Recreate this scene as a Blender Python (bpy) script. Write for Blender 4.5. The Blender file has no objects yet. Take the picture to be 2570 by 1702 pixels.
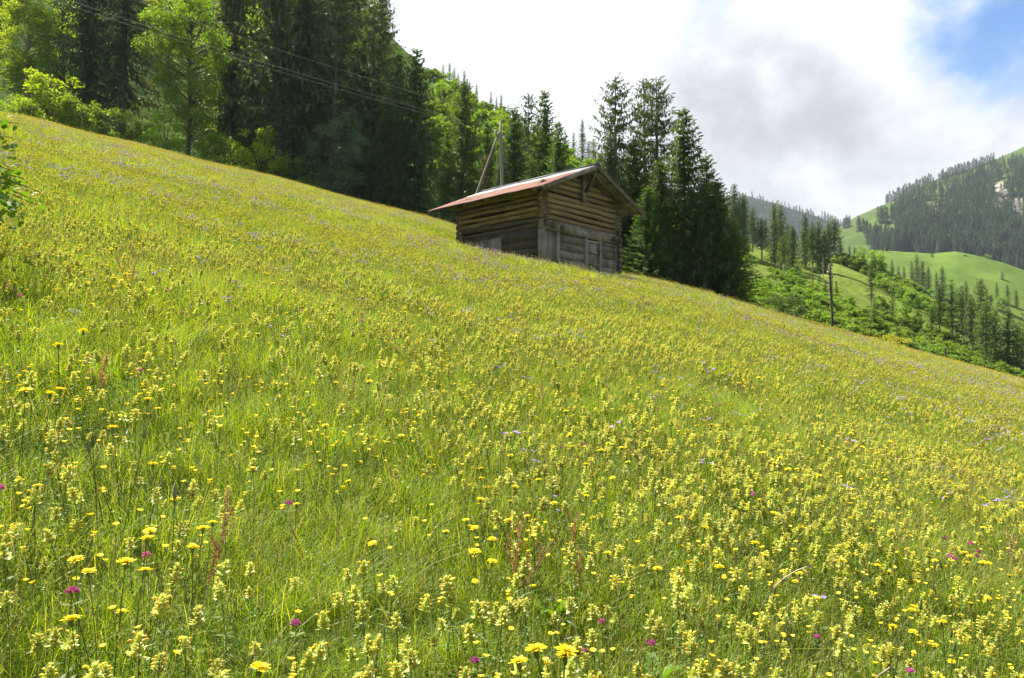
import bpy, math, random
import numpy as np

# ----------------------------------------------------------------------------
# camera, sky, sun, exposure
# ----------------------------------------------------------------------------
SC = bpy.context.scene
COL = SC.collection
HC = 1.65                       # eye height over the meadow
F = 1900.0                      # focal length in photo pixels (2570 wide)
PITCH = math.atan(89 / 1900.0)

cam_d = bpy.data.cameras.new('camera')
cam_d.sensor_width = 36.0
cam_d.lens = 36.0 * F / 2570.0
cam_d.clip_start = 0.1
cam_d.clip_end = 20000
cam = bpy.data.objects.new('camera', cam_d)
COL.objects.link(cam)
cam.location = (0, 0, HC)
cam.rotation_euler = (math.pi / 2 + PITCH, 0, 0)
SC.camera = cam

SC.view_settings.view_transform = 'Standard'
SC.view_settings.look = 'None'
SC.view_settings.exposure = 1.5
SC.view_settings.gamma = 1.0
try:
    SC.cycles.max_bounces = 7
    SC.cycles.diffuse_bounces = 3
    SC.cycles.glossy_bounces = 2
    SC.cycles.transmission_bounces = 4
    SC.cycles.volume_bounces = 0
    SC.cycles.transparent_max_bounces = 4
    SC.cycles.sample_clamp_indirect = 3.0
    SC.cycles.use_denoising = True
    SC.cycles.denoising_prefilter = 'NONE'
except Exception:
    pass

SUN_AZ, SUN_EL = math.radians(-53), math.radians(56)
SUN_DIR = np.array([math.sin(SUN_AZ) * math.cos(SUN_EL), math.cos(SUN_AZ) * math.cos(SUN_EL), math.sin(SUN_EL)])
sun_d = bpy.data.lights.new('sun', 'SUN')
sun_d.energy = 5.0
sun_d.angle = math.radians(0.53)
sun_d.color = (1.0, 0.955, 0.87)
sun = bpy.data.objects.new('sun', sun_d)
COL.objects.link(sun)
sun.location = (-40, 30, 90)
from mathutils import Vector
sun.rotation_euler = Vector(SUN_DIR).to_track_quat('Z', 'Y').to_euler()


def ray(px, py):
    """unit-depth direction (y = 1) of a photo pixel"""
    px = np.asarray(px, float); py = np.asarray(py, float)
    x = (px - 1285.0) / F; z = (851.0 - py) / F
    y2 = math.cos(PITCH) - math.sin(PITCH) * z
    z2 = math.sin(PITCH) + math.cos(PITCH) * z
    return np.stack([x / y2, np.ones_like(x), z2 / y2], -1)


def at(px, py, d):
    return ray(px, py) * np.asarray(d, float)[..., None] + np.array([0, 0, HC])


def project(P):
    P = np.asarray(P, float)
    x, y, z = P[..., 0], P[..., 1], P[..., 2] - HC
    yc = y * math.cos(PITCH) + z * math.sin(PITCH)
    zc = -y * math.sin(PITCH) + z * math.cos(PITCH)
    return 1285 + F * x / yc, 851 - F * zc / yc


def unit(v):
    v = np.asarray(v, float)
    return v / np.linalg.norm(v)


def build_world():
    w = bpy.data.worlds.new('World')
    SC.world = w
    w.use_nodes = True
    nt = w.node_tree
    N, L = nt.nodes, nt.links
    N.clear()
    out = N.new('ShaderNodeOutputWorld')
    bg = N.new('ShaderNodeBackground')
    bg.inputs['Strength'].default_value = 0.1
    L.new(bg.outputs[0], out.inputs[0])
    sky = N.new('ShaderNodeTexSky')
    sky.sky_type = 'NISHITA'
    sky.sun_disc = False
    sky.sun_elevation = SUN_EL
    sky.sun_rotation = SUN_AZ
    sky.altitude = 1000
    sky.air_density = 1.0
    sky.dust_density = 0.4
    sky.ozone_density = 2.0
    tc = N.new('ShaderNodeTexCoord')
    dirv = tc.outputs['Generated']

    def math_(op, a, b=None, c=None, clamp=False):
        n = N.new('ShaderNodeMath'); n.operation = op; n.use_clamp = clamp
        for i, v in enumerate((a, b, c)):
            if v is None: continue
            if isinstance(v, (int, float)): n.inputs[i].default_value = v
            else: L.new(v, n.inputs[i])
        return n.outputs[0]

    def ramp(v, a, b, lo=0.0, hi=1.0):
        n = N.new('ShaderNodeMapRange'); n.interpolation_type = 'SMOOTHSTEP'; n.clamp = True
        L.new(v, n.inputs[0])
        n.inputs[1].default_value = a; n.inputs[2].default_value = b
        n.inputs[3].default_value = lo; n.inputs[4].default_value = hi
        return n.outputs[0]

    def dot(v):
        n = N.new('ShaderNodeVectorMath'); n.operation = 'DOT_PRODUCT'
        L.new(dirv, n.inputs[0]); n.inputs[1].default_value = tuple(unit(v))
        return n.outputs['Value']

    def noise(scale, detail, rough=0.55, dist=0.0, off=(0, 0, 0), sc=(1, 1, 1)):
        m = N.new('ShaderNodeMapping'); L.new(dirv, m.inputs[0])
        m.inputs['Location'].default_value = off
        m.inputs['Scale'].default_value = sc
        n = N.new('ShaderNodeTexNoise')
        L.new(m.outputs[0], n.inputs['Vector'])
        n.inputs['Scale'].default_value = scale
        n.inputs['Detail'].default_value = detail
        n.inputs['Roughness'].default_value = rough
        n.inputs['Distortion'].default_value = dist
        return n.outputs[0]

    n1 = noise(4.2, 9, 0.56, 0.4, (0.3, 0.0, 0.2), (1, 1, 1.15))
    n2 = noise(3.1, 7, 0.5, 0.25, (2.3, 1.2, 0.7), (1, 1, 1.5))
    n3 = noise(11.0, 6, 0.6, 0.3, (5.3, 0.2, 0.7))
    # openings of blue between the clouds
    hole = ramp(dot(ray(2600, -190)), math.cos(math.radians(12.5)), math.cos(math.radians(4.0)), 0.0, 0.62)
    hole2 = ramp(dot(ray(1690, -90)), math.cos(math.radians(7.5)), math.cos(math.radians(2.0)), 0.0, 0.36)
    hole3 = ramp(dot((0.3, -0.8, 0.75)), 0.2, 0.9, 0.0, 0.5)
    hh = math_('MAXIMUM', math_('MAXIMUM', hole, hole2), hole3)
    blue = math_('ADD', hh, math_('MULTIPLY', math_('SUBTRACT', n1, 0.5), 1.5))
    blue = math_('ADD', blue, math_('MULTIPLY', math_('SUBTRACT', n3, 0.5), 0.35))
    blue = ramp(blue, 0.16, 0.62, 0.0, 1.0)
    # brightness of the cloud
    sunny = ramp(dot(ray(500, -500)), 0.74, 0.985, 0.0, 0.45)
    b = ramp(n2, 0.35, 0.57, 0.69, 1.12)
    b = math_('ADD', b, math_('MULTIPLY', math_('SUBTRACT', n3, 0.5), 0.7))
    grey = ramp(dot(ray(1880, 470)), math.cos(math.radians(13)), math.cos(math.radians(3)), 0.0, 0.20)
    b = math_('SUBTRACT', b, grey)
    b = math_('ADD', b, sunny)
    behind = ramp(dot((0, -1, 0.2)), -0.2, 0.7, 1.0, 0.62)
    b = math_('MULTIPLY', b, behind)
    cc = N.new('ShaderNodeCombineColor')
    L.new(math_('MULTIPLY', b, 3.9), cc.inputs[0])
    L.new(math_('MULTIPLY', b, 3.97), cc.inputs[1])
    L.new(math_('MULTIPLY', b, 4.15), cc.inputs[2])
    # blue sky
    hs = N.new('ShaderNodeHueSaturation')
    hs.inputs['Saturation'].default_value = 1.22
    hs.inputs['Value'].default_value = 0.72
    L.new(sky.outputs[0], hs.inputs['Color'])
    mix = N.new('ShaderNodeMix'); mix.data_type = 'RGBA'
    L.new(blue, mix.inputs['Factor'])
    L.new(cc.outputs[0], mix.inputs[6])
    L.new(hs.outputs[0], mix.inputs[7])
    L.new(mix.outputs[2], bg.inputs['Color'])


build_world()

# ----------------------------------------------------------------------------
# mesh helpers
# ----------------------------------------------------------------------------


class MB:
    """collects vertices and faces for one mesh"""

    def __init__(self):
        self.V = []; self.Fc = []; self.M = []; self.n = 0

    def add(self, V, Fa, mi=0):
        V = np.asarray(V, float).reshape(-1, 3)
        groups = Fa if isinstance(Fa, list) else [Fa]
        for g in groups:
            g = np.asarray(g, int)
            if g.size == 0: continue
            self.Fc.append(g + self.n)
            self.M.append(np.full(len(g), mi, int))
        self.V.append(V); self.n += len(V)
        return self

    def join(self, other, mat_off=0):
        for g, m in zip(other.Fc, other.M):
            self.Fc.append(g + self.n); self.M.append(m + mat_off)
        self.V += other.V; self.n += other.n
        return self

    def mesh(self, name, mats, smooth=False, attrs=None):
        me = bpy.data.meshes.new(name)
        V = np.concatenate(self.V) if self.V else np.zeros((0, 3))
        me.vertices.add(len(V)); me.vertices.foreach_set('co', V.ravel())
        nl = sum(g.size for g in self.Fc); nf = sum(len(g) for g in self.Fc)
        me.loops.add(nl); me.polygons.add(nf)
        me.loops.foreach_set('vertex_index', np.concatenate([g.ravel() for g in self.Fc]).astype(np.int32))
        tot = np.concatenate([np.full(len(g), g.shape[1], np.int32) for g in self.Fc])
        start = np.concatenate([[0], np.cumsum(tot)[:-1]]).astype(np.int32)
        me.polygons.foreach_set('loop_start', start)
        try: me.polygons.foreach_set('loop_total', tot)
        except Exception: pass
        for m in (mats if isinstance(mats, (list, tuple)) else [mats]): me.materials.append(m)
        me.polygons.foreach_set('material_index', np.concatenate(self.M).astype(np.int32))
        if smooth: me.polygons.foreach_set('use_smooth', np.ones(nf, bool))
        if attrs:
            for k, a in attrs.items():
                at_ = me.attributes.new(k, 'FLOAT', 'POINT'); at_.data.foreach_set('value', np.asarray(a, np.float32))
        me.update(calc_edges=True); me.validate()
        return me


def obj(name, me, parent=None, loc=None, rot=None, scale=None):
    o = bpy.data.objects.new(name, me)
    COL.objects.link(o)
    if parent is not None: o.parent = parent
    if loc is not None: o.location = tuple(loc)
    if rot is not None: o.rotation_euler = tuple(rot)
    if scale is not None: o.scale = (scale,) * 3 if np.isscalar(scale) else tuple(scale)
    return o


def tag(o, label=None, cat=None, group=None, kind=None):
    if label: o['label'] = label
    if cat: o['category'] = cat
    if group: o['group'] = group
    if kind: o['kind'] = kind
    return o


def thing(name, label, cat, loc=(0, 0, 0), rot=(0, 0, 0), scale=None, group=None):
    return tag(obj(name, None, None, loc, rot, scale), label, cat, group)


def box(x0, x1, y0, y1, z0, z1):
    V = [(x, y, z) for x in (x0, x1) for y in (y0, y1) for z in (z0, z1)]
    Fq = [(0, 1, 3, 2), (4, 6, 7, 5), (0, 4, 5, 1), (2, 3, 7, 6), (0, 2, 6, 4), (1, 5, 7, 3)]
    return np.array(V, float), np.array(Fq)


def beam(p, q, w, h, up=(0, 0, 1)):
    """rectangular bar from p to q"""
    p = np.array(p, float); q = np.array(q, float)
    d = unit(q - p); s = unit(np.cross(d, up)); u = np.cross(s, d)
    V = []
    for c in (p, q):
        for a, b in ((-1, -1), (1, -1), (1, 1), (-1, 1)):
            V.append(c + s * a * w / 2 + u * b * h / 2)
    Fq = [(3, 2, 1, 0), (4, 5, 6, 7)] + [(i, (i + 1) % 4, 4 + (i + 1) % 4, 4 + i) for i in range(4)]
    return np.array(V), np.array(Fq)


def tube(P, R, sides=6, cap=True, squash=1.0):
    P = np.asarray(P, float); n = len(P)
    R = np.broadcast_to(np.asarray(R, float), (n,))
    T = np.gradient(P, axis=0); T /= np.linalg.norm(T, axis=1)[:, None] + 1e-12
    ref = np.array([0, 0, 1.0]) if abs(T[0][2]) < 0.9 else np.array([1.0, 0, 0])
    a = np.linspace(0, 2 * math.pi, sides, endpoint=False)
    V = []
    for i in range(n):
        s = unit(np.cross(T[i], ref)); u = np.cross(s, T[i])
        V.append(P[i] + R[i] * (np.cos(a)[:, None] * s + squash * np.sin(a)[:, None] * u))
    V = np.concatenate(V)
    i = np.arange(n - 1)[:, None] * sides; k = np.arange(sides)[None]
    k2 = (k + 1) % sides
    Fq = np.stack([i + k, i + sides + k, i + sides + k2, i + k2], -1).reshape(-1, 4)
    Fs = [Fq]
    if cap:
        Fs.append(np.arange(sides)[None, :]); Fs.append((np.arange(sides)[::-1] + (n - 1) * sides)[None, :])
    return V, Fs


def kites(C, D, W, Ln, Wd, mid=0.42):
    """diamond shaped leaves: base C, direction D, side W"""
    C = np.asarray(C, float); D = np.asarray(D, float); W = np.asarray(W, float)
    Ln = np.asarray(Ln, float).reshape(-1, 1); Wd = np.asarray(Wd, float).reshape(-1, 1)
    n = len(C)
    V = np.empty((n, 4, 3))
    V[:, 0] = C
    V[:, 1] = C + D * Ln * mid + W * Wd * 0.5
    V[:, 2] = C + D * Ln
    V[:, 3] = C + D * Ln * mid - W * Wd * 0.5
    return V.reshape(-1, 3), np.arange(4 * n).reshape(-1, 4)


def nrm(v):
    return v / (np.linalg.norm(v, axis=-1, keepdims=True) + 1e-12)


def rvec(rng, n):
    return nrm(rng.normal(size=(n, 3)))


def side_of(D, rng):
    return nrm(np.cross(D, rvec(rng, len(D))))


# ----------------------------------------------------------------------------
# materials
# ----------------------------------------------------------------------------


class NT:
    def __init__(self, name):
        self.m = bpy.data.materials.new(name); self.m.use_nodes = True
        self.N = self.m.node_tree.nodes; self.L = self.m.node_tree.links
        self.N.clear()
        self.out = self.N.new('ShaderNodeOutputMaterial')

    def n(self, t, **kw):
        x = self.N.new(t)
        for k, v in kw.items(): setattr(x, k, v)
        return x

    def set(self, node, i, v):
        if isinstance(v, (int, float)): node.inputs[i].default_value = v
        elif isinstance(v, tuple): node.inputs[i].default_value = v if len(v) != 3 or node.inputs[i].type != 'RGBA' else v + (1,)
        else: self.L.new(v, node.inputs[i])

    def mix(self, f, a, b, mode='MIX'):
        x = self.n('ShaderNodeMix', data_type='RGBA', blend_type=mode)
        self.set(x, 0, f); self.set(x, 6, a); self.set(x, 7, b)
        return x.outputs[2]

    def math(self, op, a, b=0.0):
        x = self.n('ShaderNodeMath', operation=op); self.set(x, 0, a); self.set(x, 1, b)
        return x.outputs[0]

    def rampv(self, v, a, b, lo=0.0, hi=1.0):
        x = self.n('ShaderNodeMapRange', interpolation_type='SMOOTHSTEP', clamp=True)
        self.set(x, 0, v); self.set(x, 1, a); self.set(x, 2, b); self.set(x, 3, lo); self.set(x, 4, hi)
        return x.outputs[0]

    def noise(self, scale, detail=4, rough=0.55, coord='Object', sc=(1, 1, 1), dist=0.0, loc=(0, 0, 0)):
        tc = self.n('ShaderNodeTexCoord'); mp = self.n('ShaderNodeMapping')
        if coord == 'World':
            g = self.n('ShaderNodeNewGeometry'); self.L.new(g.outputs['Position'], mp.inputs[0])
        else: self.L.new(tc.outputs[coord], mp.inputs[0])
        mp.inputs['Scale'].default_value = sc; mp.inputs['Location'].default_value = loc
        x = self.n('ShaderNodeTexNoise'); self.L.new(mp.outputs[0], x.inputs['Vector'])
        x.inputs['Scale'].default_value = scale; x.inputs['Detail'].default_value = detail
        x.inputs['Roughness'].default_value = rough; x.inputs['Distortion'].default_value = dist
        return x.outputs[0]

    def surf(self, col, rough=0.8, metal=0.0, bump=None, bstr=0.3, bdist=0.02, spec=0.3):
        p = self.n('ShaderNodeBsdfPrincipled')
        self.set(p, 'Base Color', col); self.set(p, 'Roughness', rough); self.set(p, 'Metallic', metal)
        self.set(p, 'Specular IOR Level', spec)
        if bump is not None:
            b = self.n('ShaderNodeBump'); b.inputs['Strength'].default_value = bstr; b.inputs['Distance'].default_value = bdist
            self.L.new(bump, b.inputs['Height']); self.L.new(b.outputs[0], p.inputs['Normal'])
        self.L.new(p.outputs[0], self.out.inputs[0])
        return self.m


def leaf_mat(name, a, b, trans=0.45, tcol=None, gloss=0.06, grough=0.45, objvar=0.25, c=None, pc=0.1):
    """thin leaf: reflected, transmitted and a little gloss; colour varies by leaf and by plant"""
    t = NT(name)
    g = t.n('ShaderNodeNewGeometry'); oi = t.n('ShaderNodeObjectInfo')
    rnd = g.outputs['Random Per Island']
    col = t.mix(rnd, a, b)
    if c is not None:
        # a share of leaves in a third colour
        fr = t.math('FRACT', t.math('MULTIPLY', rnd, 17.3))
        col = t.mix(t.math('LESS_THAN', fr, pc), col, c)
    hs = t.n('ShaderNodeHueSaturation')
    t.set(hs, 'Value', t.rampv(oi.outputs['Random'], 0, 1, 1 - objvar, 1 + objvar))
    t.set(hs, 'Hue', t.rampv(t.math('FRACT', t.math('MULTIPLY', oi.outputs['Random'], 7.7)), 0, 1, 0.5 - objvar * 0.06, 0.5 + objvar * 0.06))
    t.set(hs, 'Color', col)
    col = hs.outputs[0]
    d = t.n('ShaderNodeBsdfDiffuse'); t.set(d, 'Color', col)
    tr = t.n('ShaderNodeBsdfTranslucent')
    tint = tcol if tcol else (1.25, 1.2, 0.5)
    t.set(tr, 'Color', t.mix(1.0, col, tint, 'MULTIPLY'))
    m = t.n('ShaderNodeMixShader'); m.inputs[0].default_value = trans
    t.L.new(d.outputs[0], m.inputs[1]); t.L.new(tr.outputs[0], m.inputs[2])
    gl = t.n('ShaderNodeBsdfGlossy'); gl.inputs['Roughness'].default_value = max(grough, 0.55); gl.inputs['Color'].default_value = (1, 1, 1, 1)
    m2 = t.n('ShaderNodeMixShader'); m2.inputs[0].default_value = gloss
    t.L.new(m.outputs[0], m2.inputs[1]); t.L.new(gl.outputs[0], m2.inputs[2])
    t.L.new(m2.outputs[0], t.out.inputs[0])
    return t.m


def bark_mat(name, a, b, scale=6.0):
    t = NT(name)
    n = t.noise(scale, 6, 0.6, 'Object', (1, 1, 0.18))
    return t.surf(t.mix(t.rampv(n, 0.3, 0.7), a, b), 0.9, bump=n, bstr=0.6, bdist=0.03)


def wood_mat(name, a, b, c, axis=0, scale=5.0, stain=0.5):
    """weathered wood, grain along one local axis, with blotches of a third colour"""
    t = NT(name)
    sc = [1.0, 1.0, 1.0]; sc[axis] = 0.06
    n = t.noise(scale * 3.2, 8, 0.65, 'Object', tuple(sc))
    bl = t.noise(1.7, 5, 0.6, 'Object')
    g = t.n('ShaderNodeNewGeometry')
    col = t.mix(t.rampv(n, 0.33, 0.68), a, b)
    col = t.mix(t.math('MULTIPLY', t.rampv(bl, 0.42, 0.68), stain), col, c)
    col = t.mix(t.rampv(g.outputs['Random Per Island'], 0, 1, 0.0, 0.8), col, t.mix(0.7, col, (0.05, 0.042, 0.03)))
    return t.surf(col, 0.85, bump=n, bstr=0.8, bdist=0.02, spec=0.25)


M = {}
M['grass'] = leaf_mat('meadow_grass', (0.155, 0.280, 0.006), (0.320, 0.400, 0.013), 0.52, (1.3, 1.22, 0.4), 0.03, 0.4, 0.14, (0.44, 0.42, 0.08), 0.14)
M['straw'] = leaf_mat('seed_stem', (0.36, 0.36, 0.09), (0.50, 0.48, 0.17), 0.40, (1.05, 1.05, 0.6), 0.03, 0.5, 0.12, (0.26, 0.15, 0.07), 0.25)
M['herb'] = leaf_mat('herb_leaf', (0.085, 0.17, 0.014), (0.15, 0.25, 0.024), 0.40, (1.3, 1.25, 0.4), 0.035, 0.4, 0.15)
M['stem'] = leaf_mat('flower_stem', (0.09, 0.15, 0.02), (0.12, 0.17, 0.03), 0.25, None, 0.03)
M['bract'] = leaf_mat('rattle_bract', (0.48, 0.53, 0.10), (0.64, 0.67, 0.19), 0.44, (1.05, 1.05, 0.65), 0.04, 0.4, 0.10)
M['dock'] = leaf_mat('dock_leaf', (0.10, 0.20, 0.015), (0.13, 0.24, 0.02), 0.45, (1.3, 1.25, 0.4), 0.015, 0.5, 0.1)
M['rattle'] = leaf_mat('rattle_flower', (0.80, 0.62, 0.04), (0.86, 0.70, 0.09), 0.30, (1.0, 1.0, 0.6), 0.03)
M['yellow'] = leaf_mat('hawkbit_petal', (0.87, 0.66, 0.008), (0.90, 0.73, 0.015), 0.30, (1.0, 1.0, 0.5), 0.02, 0.5, 0.06)
M['amber'] = leaf_mat('hawkbit_centre', (0.85, 0.62, 0.006), (0.88, 0.68, 0.01), 0.25, (1.0, 1.0, 0.5), 0.02, 0.5, 0.06)
M['butter'] = leaf_mat('buttercup_petal', (0.87, 0.62, 0.01), (0.88, 0.72, 0.02), 0.28, (1.0, 1.0, 0.5), 0.03, 0.4, 0.08)
M['pink'] = leaf_mat('clover_petal', (0.45, 0.09, 0.24), (0.58, 0.20, 0.38), 0.3, (1.1, 0.8, 1.0), 0.02, 0.5, 0.25)
M['violet'] = leaf_mat('cranesbill_petal', (0.32, 0.20, 0.68), (0.45, 0.33, 0.76), 0.35, (1.0, 0.9, 1.1), 0.02, 0.5, 0.18)
M['rust'] = leaf_mat('sorrel_fruit', (0.27, 0.085, 0.035), (0.36, 0.15, 0.06), 0.35, (1.2, 0.8, 0.6), 0.02, 0.5, 0.2)
M['dead'] = leaf_mat('dry_stalk', (0.50, 0.36, 0.26), (0.56, 0.42, 0.27), 0.15, None, 0.05)
M['white'] = leaf_mat('umbel_white', (0.55, 0.57, 0.42), (0.66, 0.66, 0.52), 0.3, (1, 1, 0.9), 0.02)
M['budgreen'] = leaf_mat('bud_scale', (0.085, 0.12, 0.04), (0.12, 0.16, 0.055), 0.25, None, 0.04)

M['spruce'] = leaf_mat('spruce_needles', (0.050, 0.092, 0.018), (0.096, 0.148, 0.028), 0.34, (1.5, 1.5, 0.5), 0.02, 0.55, 0.26)
M['spruce_old'] = leaf_mat('old_spruce_needles', (0.050, 0.078, 0.018), (0.096, 0.126, 0.032), 0.32, (1.5, 1.4, 0.55), 0.03, 0.4, 0.22)
M['spruce_far'] = leaf_mat('far_spruce_needles', (0.036, 0.070, 0.042), (0.066, 0.112, 0.062), 0.22, (1.3, 1.3, 0.6), 0.02, 0.5, 0.3)  # bluish tone of distant haze put into the needle colour
M['brown_needles'] = leaf_mat('withered_needles', (0.17, 0.115, 0.035), (0.24, 0.17, 0.05), 0.3, None, 0.02)
M['beech'] = leaf_mat('fresh_leaves', (0.175, 0.280, 0.010), (0.275, 0.370, 0.018), 0.60, (1.55, 1.5, 0.35), 0.025, 0.5, 0.2)
M['maple'] = leaf_mat('maple_leaves', (0.125, 0.225, 0.014), (0.205, 0.310, 0.020), 0.58, (1.55, 1.45, 0.35), 0.03, 0.5, 0.18)
M['alder'] = leaf_mat('dull_leaves', (0.052, 0.105, 0.034), (0.095, 0.145, 0.05), 0.36, (1.3, 1.3, 0.6), 0.05, 0.5, 0.2)
M['shrub'] = leaf_mat('shrub_leaves', (0.105, 0.185, 0.018), (0.195, 0.285, 0.030), 0.48, (1.4, 1.42, 0.4), 0.015, 0.6, 0.2)
M['gold'] = leaf_mat('yellow_leaves', (0.28, 0.29, 0.02), (0.40, 0.36, 0.03), 0.40, (1.2, 1.1, 0.4), 0.015, 0.6)
M['hazel'] = leaf_mat('hazel_leaves', (0.070, 0.165, 0.012), (0.125, 0.225, 0.020), 0.50, (1.45, 1.35, 0.3), 0.03, 0.5, 0.05)
M['bark'] = bark_mat('spruce_bark', (0.075, 0.06, 0.045), (0.17, 0.145, 0.115))
M['bark_grey'] = bark_mat('grey_bark', (0.16, 0.145, 0.12), (0.30, 0.275, 0.235))
M['bark_dark'] = bark_mat('dark_bark', (0.045, 0.036, 0.026), (0.11, 0.09, 0.065))

# ----------------------------------------------------------------------------
# the meadow hill: one smooth convex slope, higher to the left and ahead
# ----------------------------------------------------------------------------
SIL = np.array([(-300, 215), (0, 284), (108, 299), (195, 331), (358, 364), (467, 396), (564, 418), (695, 445), (803, 478), (922, 510),
                (1020, 532), (1085, 548), (1146, 569), (1280, 606), (1400, 640), (1546, 687), (1660, 706), (1780, 738), (1867, 765),
                (2008, 803), (2105, 830), (2236, 865), (2366, 901), (2496, 934), (2570, 955), (2900, 1040)], float)
CREST = np.array([(-300, 95), (0, 97), (500, 106), (1000, 112), (1150, 110), (1280, 92), (1370, 74), (1460, 58), (1546, 50), (1700, 52), (1870, 58),
                  (2100, 72), (2370, 86), (2570, 92), (2900, 95)], float)
_tab = np.radians(np.linspace(-180, 180, 1441))
_d = ray(SIL[:, 0], SIL[:, 1]); _th = np.arctan2(_d[:, 0], 1.0)
_base = lambda th: -0.26 * np.sin(th) + 0.165 * np.cos(th)
_delta = _d[:, 2] / np.hypot(_d[:, 0], 1) - _base(_th)
_s = _base(_tab) + np.interp(_tab, _th, _delta, left=_delta[0], right=_delta[-1]) * np.clip(1.6 - np.abs(_tab) / math.radians(50), 0, 1).clip(0, 1)
_rd = ray(CREST[:, 0], np.full(len(CREST), 851.0)); _rth = np.arctan2(_rd[:, 0], 1.0)
_r = np.interp(_tab, _rth, CREST[:, 1] * np.hypot(_rd[:, 0], 1))
_k = np.exp(-0.5 * (np.arange(-16, 17) / 4.0) ** 2); _k /= _k.sum()
_sm = lambda a: np.convolve(np.pad(a, 16, mode='wrap'), _k, 'valid')
_s, _r = _sm(_s), _sm(_r)
_s = _s - 0.36 / _r                    # the plants add a third of a metre to the outline
_m = _s + 2 * HC / _r
_k2 = HC / _r ** 2


def bumps(x, y):
    return (0.055 * np.sin(x * 0.9 + 1.3 * np.sin(y * 0.31)) * np.sin(y * 0.71 + 0.8) + 0.10 * np.sin(x * 0.23 + 2.0) * np.sin(y * 0.19 + 0.5)
            + 0.02 * np.sin(x * 2.7 + y * 1.9))


def ground_z(x, y):
    x = np.asarray(x, float); y = np.asarray(y, float)
    r = np.hypot(x, y); th = np.arctan2(x, y)
    m = np.interp(th, _tab, _m); k = np.interp(th, _tab, _k2); rs = np.interp(th, _tab, _r)
    rr = np.minimum(r, 1.9 * rs)
    z = m * rr - k * rr ** 2
    far = np.maximum(r - 1.9 * rs, 0)
    z = z - 150 * (1 - np.exp(-far * 0.30 / 150))
    w = np.clip((r - 1.0) / 4.0, 0, 1) * np.clip(1.4 - r / (rs * 0.9), 0, 1)
    dig = 0.85 * np.exp(-(((x + 1.9) / 3.6) ** 2 + ((y - 37.4) / 4.2) ** 2)) + 0.30 * np.exp(-(((x - 4.0) / 4.0) ** 2 + ((y - 36.0) / 3.5) ** 2))
    return z + bumps(x, y) * w - dig


def hit(px, py, h=0.0):
    """where the line of sight of a photo pixel meets the plants of the meadow h above the ground"""
    d = ray(px, py)
    t = np.linspace(1.2, 130, 6000)
    P = d[None] * t[:, None] + np.array([0, 0, HC])
    below = P[:, 2] < ground_z(P[:, 0], P[:, 1]) + h
    i = int(np.argmax(below)) if below.any() else int(np.argmin(P[:, 2] - ground_z(P[:, 0], P[:, 1])))
    return P[i]


def snoise(x, y, s, ph=0.0):
    """cheap smooth noise in about 0..1"""
    q = 6.283 / s
    return 0.5 + 0.25 * (np.sin(x * q + ph + 1.6 * np.sin(y * q * 0.7 + ph)) + np.sin(y * q * 1.1 - ph * 1.7 + 1.4 * np.sin(x * q * 0.8 + 2 * ph)))



def ground_mat():
    t = NT('meadow_soil')
    n = t.noise(0.9, 6, 0.6, 'World'); n2 = t.noise(14, 4, 0.6, 'World')
    col = t.mix(t.rampv(n, 0.3, 0.7), (0.075, 0.115, 0.014), (0.13, 0.165, 0.026))
    col = t.mix(t.rampv(n2, 0.55, 0.75), col, (0.055, 0.05, 0.02))
    return t.surf(col, 1.0, bump=n2, bstr=0.7, bdist=0.05, spec=0.05)


def build_ground():
    th = np.radians(np.concatenate([np.arange(-180, -48, 4.0), np.arange(-48, 48, 0.6), np.arange(48, 180, 4.0)]))
    r = np.concatenate([[0.25], np.geomspace(0.6, 130, 130), np.geomspace(140, 2600, 30)])
    T, R = np.meshgrid(th, r)
    X, Y = R * np.sin(T), R * np.cos(T)
    V = np.stack([X, Y, ground_z(X, Y)], -1).reshape(-1, 3)
    nr, ntt = len(r), len(th)
    i = np.arange(nr - 1)[:, None] * ntt; k = np.arange(ntt)[None]; k2 = (k + 1) % ntt
    Fq = np.stack([i + k, i + k2, i + ntt + k2, i + ntt + k], -1).reshape(-1, 4)
    b = MB(); b.add(V, [Fq[:, ::-1], np.arange(ntt)[None]])
    tag(obj('ground', b.mesh('ground', ground_mat(), True)), 'sloping flower meadow ground', None, None, 'structure')


build_ground()

# ----------------------------------------------------------------------------
# the slopes beyond: sheets given by the outline of their crest and of their foot
# ----------------------------------------------------------------------------


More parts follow.
